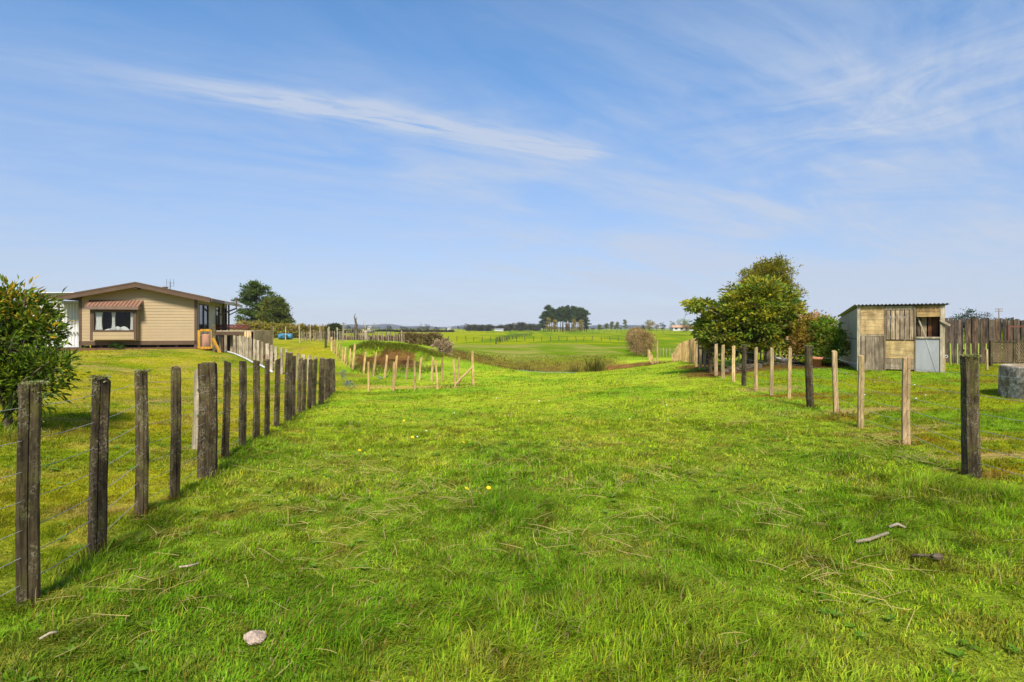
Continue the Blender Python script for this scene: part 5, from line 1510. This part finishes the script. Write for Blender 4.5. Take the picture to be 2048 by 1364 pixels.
# pines left behind the hedge
def pine(name, label, px, d, top, base_row, wpx, seed, pal, group=None, n_cl=150, n_lf=40, bare_to=.15, rc=.45, L=.34, shape='cone', r0=.2):
    r_ = np.random.default_rng(seed)
    x = (px - 1024) / F * d; g = zrow(base_row, d); zt = zrow(top, d); hh_ = zt - g; rw = wpx / 2 / F * d
    t = thing(name, label, 'tree', (x, d, g), group)
    nbr = max(10, n_cl // 4)
    fb = bare_to + (.97 - bare_to) * (np.arange(nbr) + r_.uniform(0, 1, nbr)) / nbr
    q = (fb - bare_to) / (1 - bare_to)
    if shape == 'cone': prof = 1.05 * (1 - q) ** .8 + .06
    else: prof = np.interp(q, [0, .25, .55, .8, 1], [.75, 1.0, .9, .6, .16])
    ab = r_.uniform(0, 2 * math.pi, nbr); lb = rw * prof * r_.uniform(.55, 1.12, nbr)
    n = nbr * 4 + 6
    bi = np.concatenate([np.repeat(np.arange(nbr), 4), np.full(6, nbr - 1)])
    tq = np.concatenate([np.tile([.35, .6, .82, 1.0], nbr), np.zeros(6)])
    a = ab[bi] + r_.normal(0, .12, n); rr = lb[bi] * tq
    zz_ = fb[bi] * hh_ + rr * r_.uniform(-.05, .28, nbr)[bi]
    zz_[-6:] = np.linspace(.86, .985, 6) * hh_
    f = zz_ / hh_
    cc = np.stack([rr * np.cos(a), rr * np.sin(a), zz_], 1)
    ci = np.repeat(np.arange(n), n_lf)
    m = len(ci)
    off_ = r_.normal(size=(m, 3)) * rc * .5; off_[:, 2] *= .5
    P = cc[ci] + off_
    A = np.stack([np.cos(a), np.sin(a), 0 * a], 1)[ci] * .6 + unit(r_, m) * .7; A[:, 2] += .35
    N = unit(r_, m); N[:, 2] += .6
    pl_ = np.array(pal); tint = pl_[r_.integers(0, len(pl_), m)] * r_.uniform(.7, 1.35, m)[:, None] * r_.uniform(.75, 1.25, n)[ci][:, None]
    V, Fc, T = leaves(P, A, N, L * r_.uniform(.6, 1.3, m), L * .35 * r_.uniform(.7, 1.3, m), tint)
    link('crown', raw_mesh('crown', V, Fc, M['needle'], T), t)
    mb = MB(); lx = r_.normal(0, .02) * hh_
    mb.tube([(0, 0, -.3), (lx * .3, 0, hh_ * .4), (lx, 0, hh_ * .8), (lx, 0, hh_ * .98)], [r0, r0 * .8, r0 * .4, .03], 7)
    for k in range(0, n, max(1, n // 30)):
        c = Vector(cc[k]); mb.tube([(0, 0, max(.3, c.z - .25 * math.hypot(c.x, c.y))), tuple(c)], [r0 * .22, .03], 4)
    mb.build('trunk', M['bark'], t, True)
    return t
PINE = [(.055, .095, .018), (.08, .13, .02), (.12, .165, .02), (.065, .085, .018)]
pine('pine_tree', 'tallest dark pine behind the hedge right of the house', 512, 105, 566, 662, 84, 81, PINE, n_cl=230, n_lf=46, rc=.75, L=.5, shape='round', bare_to=.10, r0=.35)
pine('pine_tree', 'short olive conifer in front of the tall pine, left of its pair', 536, 98, 600, 662, 34, 82, [(.12, .13, .018), (.15, .15, .02), (.09, .105, .016)], n_cl=150, n_lf=50, rc=.6, L=.42, bare_to=.02, r0=.2)
pine('pine_tree', 'broad dark conifer on the right of the pine group', 557, 97, 597, 662, 60, 83, [(.085, .11, .018), (.11, .125, .018), (.065, .085, .015)], n_cl=220, n_lf=50, rc=.6, L=.42, bare_to=.02, r0=.2)
# far pine stand
r = random.Random(17)
for i in range(22):
    px = 1087 + i * 4.05 + r.uniform(-1.5, 1.5)
    d = 430 + r.uniform(-14, 14)
    edge = min(i, 21 - i)
    top = 612 + (8 if edge < 2 else 0) + r.uniform(-1, 7) + (4 if i in (6, 7) else 0)
    pine('pine_tree', 'tall bare stemmed pine in the dense stand on the skyline', px, d, top, 662, 17 if edge > 1 else 20, 100 + i, [(.032, .055, .014), (.05, .075, .016), (.065, .09, .016)], 'pines of the skyline stand',
         n_cl=64, n_lf=22, rc=1.25, L=1.1, shape='round', bare_to=.40 if edge > 1 else .12, r0=.30)
# autumn-yellow young trees in front of and right of the stand
YEL = [(.26, .20, .03), (.20, .18, .03), (.30, .20, .05)]
for i, (px, top, wpx, c) in enumerate(((1096, 637, 11, 0), (1110, 641, 7, 0), (1148, 640, 9, 0), (1162, 641, 7, 0), (1134, 648, 6, 2))):
    pine('young_tree', 'slim yellow leaved young tree at the foot of the skyline pines', px, 400, top, 662, wpx, 140 + i, YEL if c == 0 else BROWN, 'yellow young trees by the pines', n_cl=34, n_lf=20, rc=1.2, L=.9, bare_to=.05, r0=.12)
for i, (px, top, wpx) in enumerate(((1224, 644, 8), (1234, 645, 7), (1250, 640, 9), (1213, 648, 5), (1199, 650, 5))):
    pine('young_tree', 'thin pale green young tree alone on the skyline', px, 330, top, 660, wpx, 150 + i, [(.15, .17, .06), (.12, .14, .05), (.2, .2, .08)], 'thin trees on the skyline', n_cl=20, n_lf=14, rc=.8, L=.6, bare_to=.2, r0=.12)
# farm house group right of the rusty hedge
def farround(label, px, d, top, wpx, seed, pal, n=46, name='tree', group=None, base=661):
    x = (px - 1024) / F * d; g = zrow(base, d); zt = zrow(top, d); hh_ = zt - g
    rw = wpx / 2 / F * d
    return add_tree(name, label, 'tree', (x, d, g), [((x, d, g + hh_ * .6), (rw, rw, hh_ * .42)), ((x + rw * .3, d, g + hh_ * .4), (rw * .8, rw, hh_ * .35))], n, 26, rw * .35, rw * .16, rw * .09, pal, seed, mat='needle', r0=rw * .08, nlimb=8, group=group, hollow=.4)
DK = [(.035, .045, .02), (.05, .055, .025), (.065, .06, .03)]
farround('dark rounded tree left of the far farmhouse', 1286, 230, 650, 10, 161, DK)
farround('yellow willow beside the far farmhouse', 1299, 230, 641, 20, 162, YEL)
farround('bare grey brown tree left of the farmhouse roof', 1313, 250, 645, 9, 163, BROWN)
farround('dark bare tree above the farm shed', 1325, 250, 645, 12, 164, DK)
farround('light green poplar above the farmhouse', 1344, 240, 641, 11, 165, [(.16, .19, .03), (.12, .15, .03)])
farround('wide pale green tree above the white farmhouse', 1366, 245, 639, 22, 166, [(.20, .23, .04), (.16, .2, .04)])
farround('brown tree against the white farmhouse wall', 1373, 225, 648, 18, 167, BROWN)
d = 228
fhb = Vector(((1362 - 1024) / F * d, d, zrow(660, d)))
fh = thing('farmhouse', 'far white farmhouse with low roof among trees', 'house', fhb)
b = MB(); b.box((-3.2, 0, -.3), (6.5, 5, 1.0)); b.build('wall', M['white'], fh)
b = MB(); b.add([(-3.5, -.4, 1.0), (6.8, -.4, 1.0), (6.2, 2.5, 1.9), (-2.9, 2.5, 1.9), (-3.5, 5.4, 1.0), (6.8, 5.4, 1.0)], [(0, 1, 2, 3), (3, 2, 5, 4), (0, 3, 4), (1, 5, 2), (0, 4, 5, 1)], (3, 2.6, 2.2)); b.build('roof', M['rooftile'], fh)
b = MB()
for k in range(4): b.box((-2.4 + k * 2.2, -.03, .2), (-1.4 + k * 2.2, -.003, .8))
b.build('window', M['black'], fh)
# far left hedges, trees and buildings
def farhedge(label, c0, c1, d, top, seed, pal, base=None, n=160):
    bush('hedge', label, 'hedge', c0, c1, d, d, top, top, 2.0, n, 26, d * .0022, d * .002, pal, seed, nb_=max(4, int((c1 - c0) / 8)))
farhedge('far trimmed dark brown hedge, the longer right hand one', 793, 848, 390, 661.5, 171, [(.07, .055, .025), (.055, .045, .02)])
farhedge('far trimmed dark brown hedge beside the gap', 850, 904, 390, 662, 172, [(.07, .055, .025), (.055, .045, .02)])
farhedge('far dark hedge behind the dead tree', 676, 745, 330, 661.5, 173, [(.06, .05, .025), (.05, .045, .02)])
farhedge('thin dark hedge line left of the far brown hedges', 748, 792, 430, 662, 174, [(.05, .05, .025), (.04, .04, .02)])
for i, (px, top, wpx, dd) in enumerate(((777, 651, 11, 420), (695, 651, 10, 300), (733, 650, 10, 300), (842, 649, 7, 460), (854, 648, 10, 460), (932, 648, 9, 460))):
    farround(('round dark tree above the thin hedge', 'round dark tree behind the dead tree, on its left', 'round dark tree behind the dead tree, on its right', 'narrow dark tree above the gap in the far hedge', 'wider dark tree above the far hedge', 'dark tree at the left end of the far wood')[i], px, dd, top, wpx, 180 + i, DK, 30)
# far wood: reads as one mass
r_ = np.random.default_rng(33)
blobs = []
for k in range(44):
    px = 935 + r_.uniform(0, 150); d = 520 + r_.uniform(-30, 40)
    top = 652 - 5 * math.exp(-((px - 1045) / 26) ** 2) + r_.uniform(-1, 2.5); g = zrow(660, d); zt = zrow(top, d)
    blobs.append((((px - 1024) / F * d, d, (g + zt) / 2), (rad(5, d) * r_.uniform(.6, 1.4), 3, (zt - g) * .55)))
V, Fc, T, cc = crown(blobs, 700, 26, 1.3, 1.1, .6, DK + [(.075, .07, .03)], 34, hollow=.5)
o = link('far_wood', raw_mesh('far_wood', V, Fc, M['needle'], T)); tag(o, 'dark far wood along the skyline left of the pine stand', kind='stuff')
blobs = []
for k in range(40):
    px = 590 + r_.uniform(0, 700); d = 900 + r_.uniform(-60, 60)
    top = 656.3 + r_.uniform(-2.0, 1.0); g = zrow(659, d); zt = zrow(top, d)
    blobs.append((((px - 1024) / F * d, d, (g + zt) / 2), (rad(6, d) * r_.uniform(.6, 1.5), 5, (zt - g) * .55)))
V, Fc, T, cc = crown(blobs, 300, 22, 1.4, 1.2, .8, DK, 35, hollow=.5)
o = link('far_treeline', raw_mesh('far_treeline', V, Fc, M['needle'], T)); tag(o, 'broken line of small far trees along the horizon', kind='stuff')
for i, (px, d, w_, h_, lab) in enumerate(((898, 420, 7, 1.8, 'far pale farm building at the end of the brown hedge'), (998, 470, 17, .8, 'long low white farm building left of the far wood'), (738, 290, 6, 1.6, 'small white building behind the dead tree'))):
    g = Vector(((px - 1024) / F * d, d, zrow(661, d)))
    t = thing('farm_building', lab, 'building', g)
    wd_ = w_ / F * d * .5
    b = MB(); b.box((-wd_, 0, -.5), (wd_, 5, h_)); b.build('wall', M['white'], t)
    b = MB(); b.add([(-wd_ - .3, -.3, h_), (wd_ + .3, -.3, h_), (wd_ + .3, 2.5, h_ + .9), (-wd_ - .3, 2.5, h_ + .9), (-wd_ - .3, 5.3, h_), (wd_ + .3, 5.3, h_)], [(0, 1, 2, 3), (3, 2, 5, 4), (0, 3, 4), (1, 5, 2)]); b.build('roof', M['zinc'], t)
# dead pale tree
g = at(733, 63); dt = thing('dead_tree', 'pale bare dead tree with a split crown behind the pale battens', 'tree', g)
b = MB()
S = 63 / F
def q_(px, row): return Vector(((px - 733) * S, 0, zrow(row, 63) - g.z))
b.tube([Vector((0, 0, -.2)), q_(733, 676), q_(731, 668), q_(732, 660)], [.26, .24, .20, .13], 8)
b.tube([q_(731, 667), q_(726, 660), q_(724, 656)], [.15, .1, .05], 6); b.tube([q_(732, 666), q_(739, 660), q_(741, 655), q_(744, 653)], [.15, .1, .06, .03], 6)
b.tube([q_(732, 661), q_(730, 652), q_(727, 648), q_(728, 640)], [.1, .08, .06, .03], 6); b.tube([q_(733, 665), q_(737, 661), q_(737, 656)], [.1, .07, .03], 6)
b.build('trunk', M['greybatten'], dt, True)
g = at(711, 70); d2 = thing('dead_tree', 'dark twisted dead tree stem on the left behind the battens', 'tree', g)
b = MB(); S = 70 / F
b.tube([Vector((0, 0, -.2)), Vector((0, 0, 1.2)), Vector((.1, 0, 2.0)), Vector((-.05, 0, 2.6)), Vector((-.15, 0, 3.0)), Vector((0.05, 0, 3.4))], [.3, .25, .16, .1, .06, .02], 7)
for k in range(7): b.tube([(0, 0, 1.0 + k * .25), (random.uniform(-.5, .5), 0, 1.4 + k * .25)], [.06, .015], 4)
b.build('trunk', M['bark'], d2, True)
# power poles
def pole(px, d, top, lab, arms=2, base=662, s_=1.0):
    g = Vector(((px - 1024) / F * d, d, zrow(base, d))); t = thing('power_pole', lab, 'power pole', g)
    hh_ = zrow(top, d) - g.z
    b = MB(); b.tube([(0, 0, -.3), (0, 0, hh_)], [.16 * s_, .11 * s_], 8); b.build('pole', M['oldplank'], t)
    for k in range(arms):
        b = MB(); b.box((-1.0 * s_, -.06, hh_ - .25 - k * .6), (1.0 * s_, .06, hh_ - .13 - k * .6))
        for q in (-.9, -.4, .4, .9): b.box((q * s_ - .05, -.04, hh_ - .13 - k * .6), (q * s_ + .05, .04, hh_ + .03 - k * .6))
        b.build('crossarm', M['oldplank'], t)
    return t
pole(1998, 150, 617, 'power pole with crossarms above the plank fence', 2)
pole(842, 420, 645, 'thin power pole above the gap in the far hedge', 1)
pole(689, 330, 646, 'thin power pole at the left end of the far hedges', 1)
pole(749, 360, 646, 'thin power pole right of the dead tree', 1)
# trees over the plank fence
for i, (px, top, wpx, dd) in enumerate(((1943, 623, 40, 120), (1918, 632, 34, 125), (1978, 628, 24, 118), (2012, 636, 30, 128))):
    farround(('tallest dark tree showing over the plank fence', 'lower dark tree over the fence beside the shed', 'dark tree over the fence just left of the power pole', 'low dark tree over the fence at the right edge')[i], px, dd, top, wpx, 190 + i, [(.03, .05, .02), (.045, .065, .025)], 60, base=668)
# blue drums
def drum(px, d, L_, r0, lab, rz=0.0):
    g = at(px, d); b = MB()
    b.lathe([(.01, -L_), (r0 * .9, -L_), (r0, -L_ + .05), (r0, -L_ * .4), (r0 * 1.03, -L_ * .36), (r0, -L_ * .32), (r0, L_ * .32), (r0 * 1.03, L_ * .36), (r0, L_ * .4), (r0, L_ - .05), (r0 * .9, L_), (.01, L_)], 20)
    b.v = [(v[2], v[1], v[0] + r0) for v in b.v]
    o = b.build('drum', M['blue'], None, True, g); o.rotation_euler = (0, 0, rz); tag(o, lab, 'drum'); return o
drum(571, 60, .68, .32, 'long blue drum lying on the lawn in front of the hedge')
drum(1297, 47, .33, .20, 'bright blue drum beside the tan palings over the gully', .6)
g = at(570, 59.3)
add_tree('small_plant', 'dark green clump growing against the long blue drum', 'plant', g, [((g.x, g.y, g.z + .2), (.38, .2, .22))], 40, 16, .1, .12, .03, [(.04, .10, .03), (.05, .12, .03)], 91, parts=('foliage', None))

# rushes in the gully, each clump a plant
def rush(px, d, h_, w_, n, seed, pal, lab, group):
    r_ = np.random.default_rng(seed); g = at(px, d)
    a = r_.uniform(0, 2 * math.pi, n); rr = w_ * np.sqrt(r_.uniform(0, 1, n))
    P = np.stack([rr * np.cos(a), rr * np.sin(a) * .7, np.full(n, -.05)], 1)
    A = np.stack([np.cos(a) * .5 * r_.uniform(0, 1.4, n), np.sin(a) * .4, np.ones(n)], 1)
    N = np.stack([np.cos(a), np.sin(a), 0 * a], 1) + unit(r_, n) * .3
    pl_ = np.array(pal); tint = pl_[r_.integers(0, len(pl_), n)] * r_.uniform(.7, 1.4, n)[:, None]
    V, Fc, T = leaves(P, A, N, h_ * r_.uniform(.3, 1.1, n) * (1 - .55 * (rr / w_) ** 2), np.full(n, .035), tint, .05)
    o = link('rush_clump', raw_mesh('rush_clump', V, Fc, M['grass'], T), None, g); tag(o, lab, 'rushes', group)
RU = [(.10, .13, .018), (.15, .16, .02), (.24, .20, .045), (.32, .24, .07)]
rush(1191, 38.5, 1.5, .62, 320, 201, RU[:3], 'biggest dark green rush clump at the right of the gully', 'rush clumps in the gully')
rush(1056, 40, 1.45, .45, 190, 202, RU, 'olive rush clump at the left of the gully', 'rush clumps in the gully')
rush(1150, 41, 1.75, .5, 200, 203, RU, 'tall olive rush clump in the middle of the gully', 'rush clumps in the gully')
for i, px in enumerate((1035, 1075, 1092, 1108, 1125, 1138, 1165, 1178, 1212)):
    rush(px, 38.0 + (i % 3) * 1.1, random.uniform(.4, .75), .4, 48, 210 + i, RU[1:], 'low brownish rush tuft among the gully clumps', 'low rush tufts in the gully')
# rough growth along the gully banks (stuff)
r_ = np.random.default_rng(77); n = 26000
gx_ = r_.uniform(-7, 13, n); gy_ = r_.uniform(35, 64, n)
zz = zone(gx_, gy_); keep = r_.uniform(0, 1, n) < (zz[5] * .9 + .15 * zz[6]) * np.where(gy_ < 42, .5, 1) * (1 - np.clip(zz[4], 0, 1) * .85); gx_, gy_ = gx_[keep], gy_[keep]; n = len(gx_)
P = np.stack([gx_, gy_, Hgt(gx_, gy_) - .02], 1)
A = unit(r_, n) * .5; A[:, 2] = 1
pl_ = np.array([OLIVE, OLIVE * 1.3, (.16, .21, .02), (.24, .22, .05), (.20, .13, .05), (.13, .085, .03), SOIL, (.09, .07, .02)])
pk = r_.integers(0, 4, n) + 4 * (fbm(gx_ * .8, gy_ * .45, 58, 3) + r_.normal(0, .06, n) > .50)
tint = pl_[pk] * r_.uniform(.7, 1.35, n)[:, None]
V, Fc, T = leaves(P, A, unit(r_, n), .15 * r_.uniform(.5, 1.5, n), np.full(n, .045), tint, .05)
o = link('rough_grass', raw_mesh('rough_grass', V, Fc, M['grass'], T)); tag(o, 'rough olive and brown growth on the gully banks', kind='stuff')
b = MB(); pp = [at(px, d) + Vector((0, 0, .03)) for px, d in ((1035, 34.3), (1060, 34.0), (1090, 33.8), (1120, 33.6), (1150, 33.6))]
b.tube([p - pp[0] for p in pp], .012, 6); M['cyan'] = plain_mat('cyan_hose', (.12, .30, .28), .5, .1, 5)
o = b.build('hose', M['cyan'], None, True, pp[0]); tag(o, 'pale cyan hose lying along the lip of the gully', 'hose')

r_ = np.random.default_rng(78); n = 5200
uu = r_.uniform(700, 885, n); rimy = np.where(r_.uniform(0, 1, n) < .8, 35.1 + r_.normal(0, .3, n), 31.4 + r_.normal(0, .5, n)); xx_ = (uu - 1024) / F * rimy
P = np.stack([xx_, rimy, Hgt(xx_, rimy) - .02], 1); A = unit(r_, n) * .6; A[:, 2] = .9; A[:, 1] -= .4
tint = np.array([LANE_D, LANE * .8, OLIVE * 1.2, (.28, .24, .06), OLIVE])[r_.integers(0, 5, n)] * r_.uniform(.7, 1.3, n)[:, None]
V, Fc, T = leaves(P, A, unit(r_, n), .22 * r_.uniform(.5, 1.4, n), np.full(n, .04), tint, .05)
o = link('bank_grass', raw_mesh('bank_grass', V, Fc, M['grass'], T)); tag(o, 'tufty grass hanging over the rim of the cut bank', kind='stuff')

# the air: thin even haze over the plain
b = MB(); b.box((-6500, -320, -14), (6500, 7300, 75))
hz_m = bpy.data.materials.new('haze'); hz_m.use_nodes = True
ht_ = NT(hz_m.node_tree); ht_.n.remove(ht_.n['Principled BSDF'])
pv = ht_.add('ShaderNodeVolumePrincipled'); pv.inputs['Color'].default_value = (.86, .91, .97, 1); pv.inputs['Density'].default_value = HAZE
ht_.l.new(pv.outputs[0], ht_.n['Material Output'].inputs['Volume'])
if HAZE > 0:
    o = b.build('haze', hz_m); tag(o, 'thin pale haze over the plain', kind='stuff')

# ------------------------------------------------------------------ small things in the grass
g = at(510, 2.64)
bm_ = bmesh.new(); bmesh.ops.create_icosphere(bm_, subdivisions=4, radius=1.0)
sv = np.array([v.co[:] for v in bm_.verts]); sf = [tuple(v.index for v in f.verts) for f in bm_.faces]; bm_.free()
dn = (fbm(sv[:, 0] * 1.4 + sv[:, 2], sv[:, 1] * 1.4 - sv[:, 2] * .7, 201, 4) - .5) * .75 + (fbm(sv[:, 0] * 5 + sv[:, 2] * 3, sv[:, 1] * 5, 205, 3) - .5) * .3
sv = sv * (1 + dn)[:, None] * np.array([.047, .040, .026])[None] + np.array([0, 0, .022])[None]
me_ = MB(); me_.add(sv.tolist(), sf)
o = me_.build('stone', M['stone'], None, False, g); tag(o, 'rough pinkish white stone lying in the foreground grass', 'stone')
def stick(pts, r0, lab, mt='greybatten'):
    P_ = [at(px, d * .93) + Vector((0, 0, z)) for px, d, z in pts]; b = MB()
    b.tube([p - P_[0] for p in P_], [r0, r0 * 1.1, r0 * .9, r0 * .6][:len(P_)], 7)
    o = b.build('stick', M[mt], None, True, P_[0]); tag(o, lab, 'stick')
stick(((1712, 4.0, .05), (1738, 4.0, .06), (1776, 4.05, .075)), .011, 'pale grey stick lying in the grass at the right, the thickest one')
stick(((1778, 4.22, .06), (1795, 4.23, .075), (1810, 4.22, .05)), .010, 'short pale bent stick just beyond the thick grey stick')
stick(((1822, 3.72, .05), (1845, 3.7, .055), (1872, 3.66, .06)), .008, 'thin brown stick nearest the right corner of the lane', 'bark')
stick(((78, 2.75, .06), (100, 2.78, .075), (116, 2.8, .07)), .006, 'thin pale stick near the foot of the first dark post')
stick(((358, 3.5, .06), (378, 3.52, .065), (397, 3.56, .07)), .006, 'slim straw coloured stick right of the second dark post')
g = at(1875, 3.40); b = MB(); b.lathe([(.004, 0), (.022, .0), (.026, .015), (.012, .028), (.003, .03)], 9); b.v = [(v[0] * 1.4, v[1], v[2] + .05) for v in b.v]
o = b.build('wood_chip', M['bark'], None, False, g); tag(o, 'brown curl of bark at the end of the thin brown stick', 'bark chip')
M['petal'] = plain_mat('yellow_petal', (.85, .55, .01), .6, .1, 60)
b = MB()
for k in range(14):
    a = 2 * math.pi * k / 14
    for L_, z_ in ((.017, .004), (.010, .009)):
        p_ = Vector((math.cos(a) * L_, math.sin(a) * L_, z_)); s_ = Vector((-math.sin(a), math.cos(a), 0)) * .0032
        b.add([Vector((0, 0, .006)), p_ + s_, p_ * 1.12, p_ - s_], [(0, 1, 2, 3)])
dm = b.mesh('dandelion', M['petal'])
for px, d in ((933, 5.0), (977, 5.02), (927, 7.6), (701, 7.3), (719, 6.9), (845, 10.6), (808, 10.1), (754, 9.7), (770, 9.6), (991, 9.6), (1120, 9.6), (1152, 8.3), (1283, 8.0), (1110, 7.2), (825, 8.0)):
    g = at(px, d); o = link('dandelion', dm, None, g + Vector((0, 0, .075))); s_ = 0.85 + d * .05; o.scale = (s_, s_, s_)
    o.rotation_euler = (R(28), 0, random.uniform(0, 6)); tag(o, 'yellow dandelion flower in the lane grass', 'flower', 'dandelions in the lane')
M['petalw'] = plain_mat('white_petal', (.8, .8, .74), .6, .05, 60)
b2 = MB()
for k in range(10):
    a = 2 * math.pi * k / 10; p_ = Vector((math.cos(a) * .013, math.sin(a) * .013, .002)); s_ = Vector((-math.sin(a), math.cos(a), 0)) * .003
    b2.add([Vector((0, 0, .003)), p_ + s_, p_ * 1.1, p_ - s_], [(0, 1, 2, 3)])
wm = b2.mesh('daisy', M['petalw'])
r = random.Random(8)
for k in range(46):
    if k < 20: px, d = r.uniform(1700, 1960), r.uniform(11, 15.5)
    else: px, d = r.uniform(800, 1350), r.uniform(8, 16)
    g = at(px, d); o = link('daisy', wm, None, g + Vector((0, 0, .06))); s_ = .6 + d * .04; o.scale = (s_, s_, s_); o.rotation_euler = (R(25), 0, r.uniform(0, 6))
    if k < 20: tag(o, 'tiny white daisy in the yard in front of the shed', 'flower', 'daisies in the yard')
    else: tag(o, 'tiny white daisy in the lane grass', 'flower', 'daisies in the lane')
# silvery flower clumps by the paddock
SIL = [(.26, .29, .33), (.19, .22, .25), (.12, .18, .06)]
for i, (px, d) in enumerate(((685, 29.0), (684, 27.5), (688, 26.0), (698, 24.0), (692, 22.6), (698, 21.6), (704, 21.3), (760, 27.5))):
    g = at(px, d)
    add_tree('silver_plant', 'small silvery grey plant at the left end of the small paddock', 'plant', g, [((g.x, g.y, g.z + .14), (.10, .09, .07))], 9, 9, .05, .06, .022, SIL, 220 + i, parts=('foliage', None), group='silvery plants by the paddock')
# weed tuft grass around the grey brush of straw by the right fence
print('blades', len(grass.data.polygons))
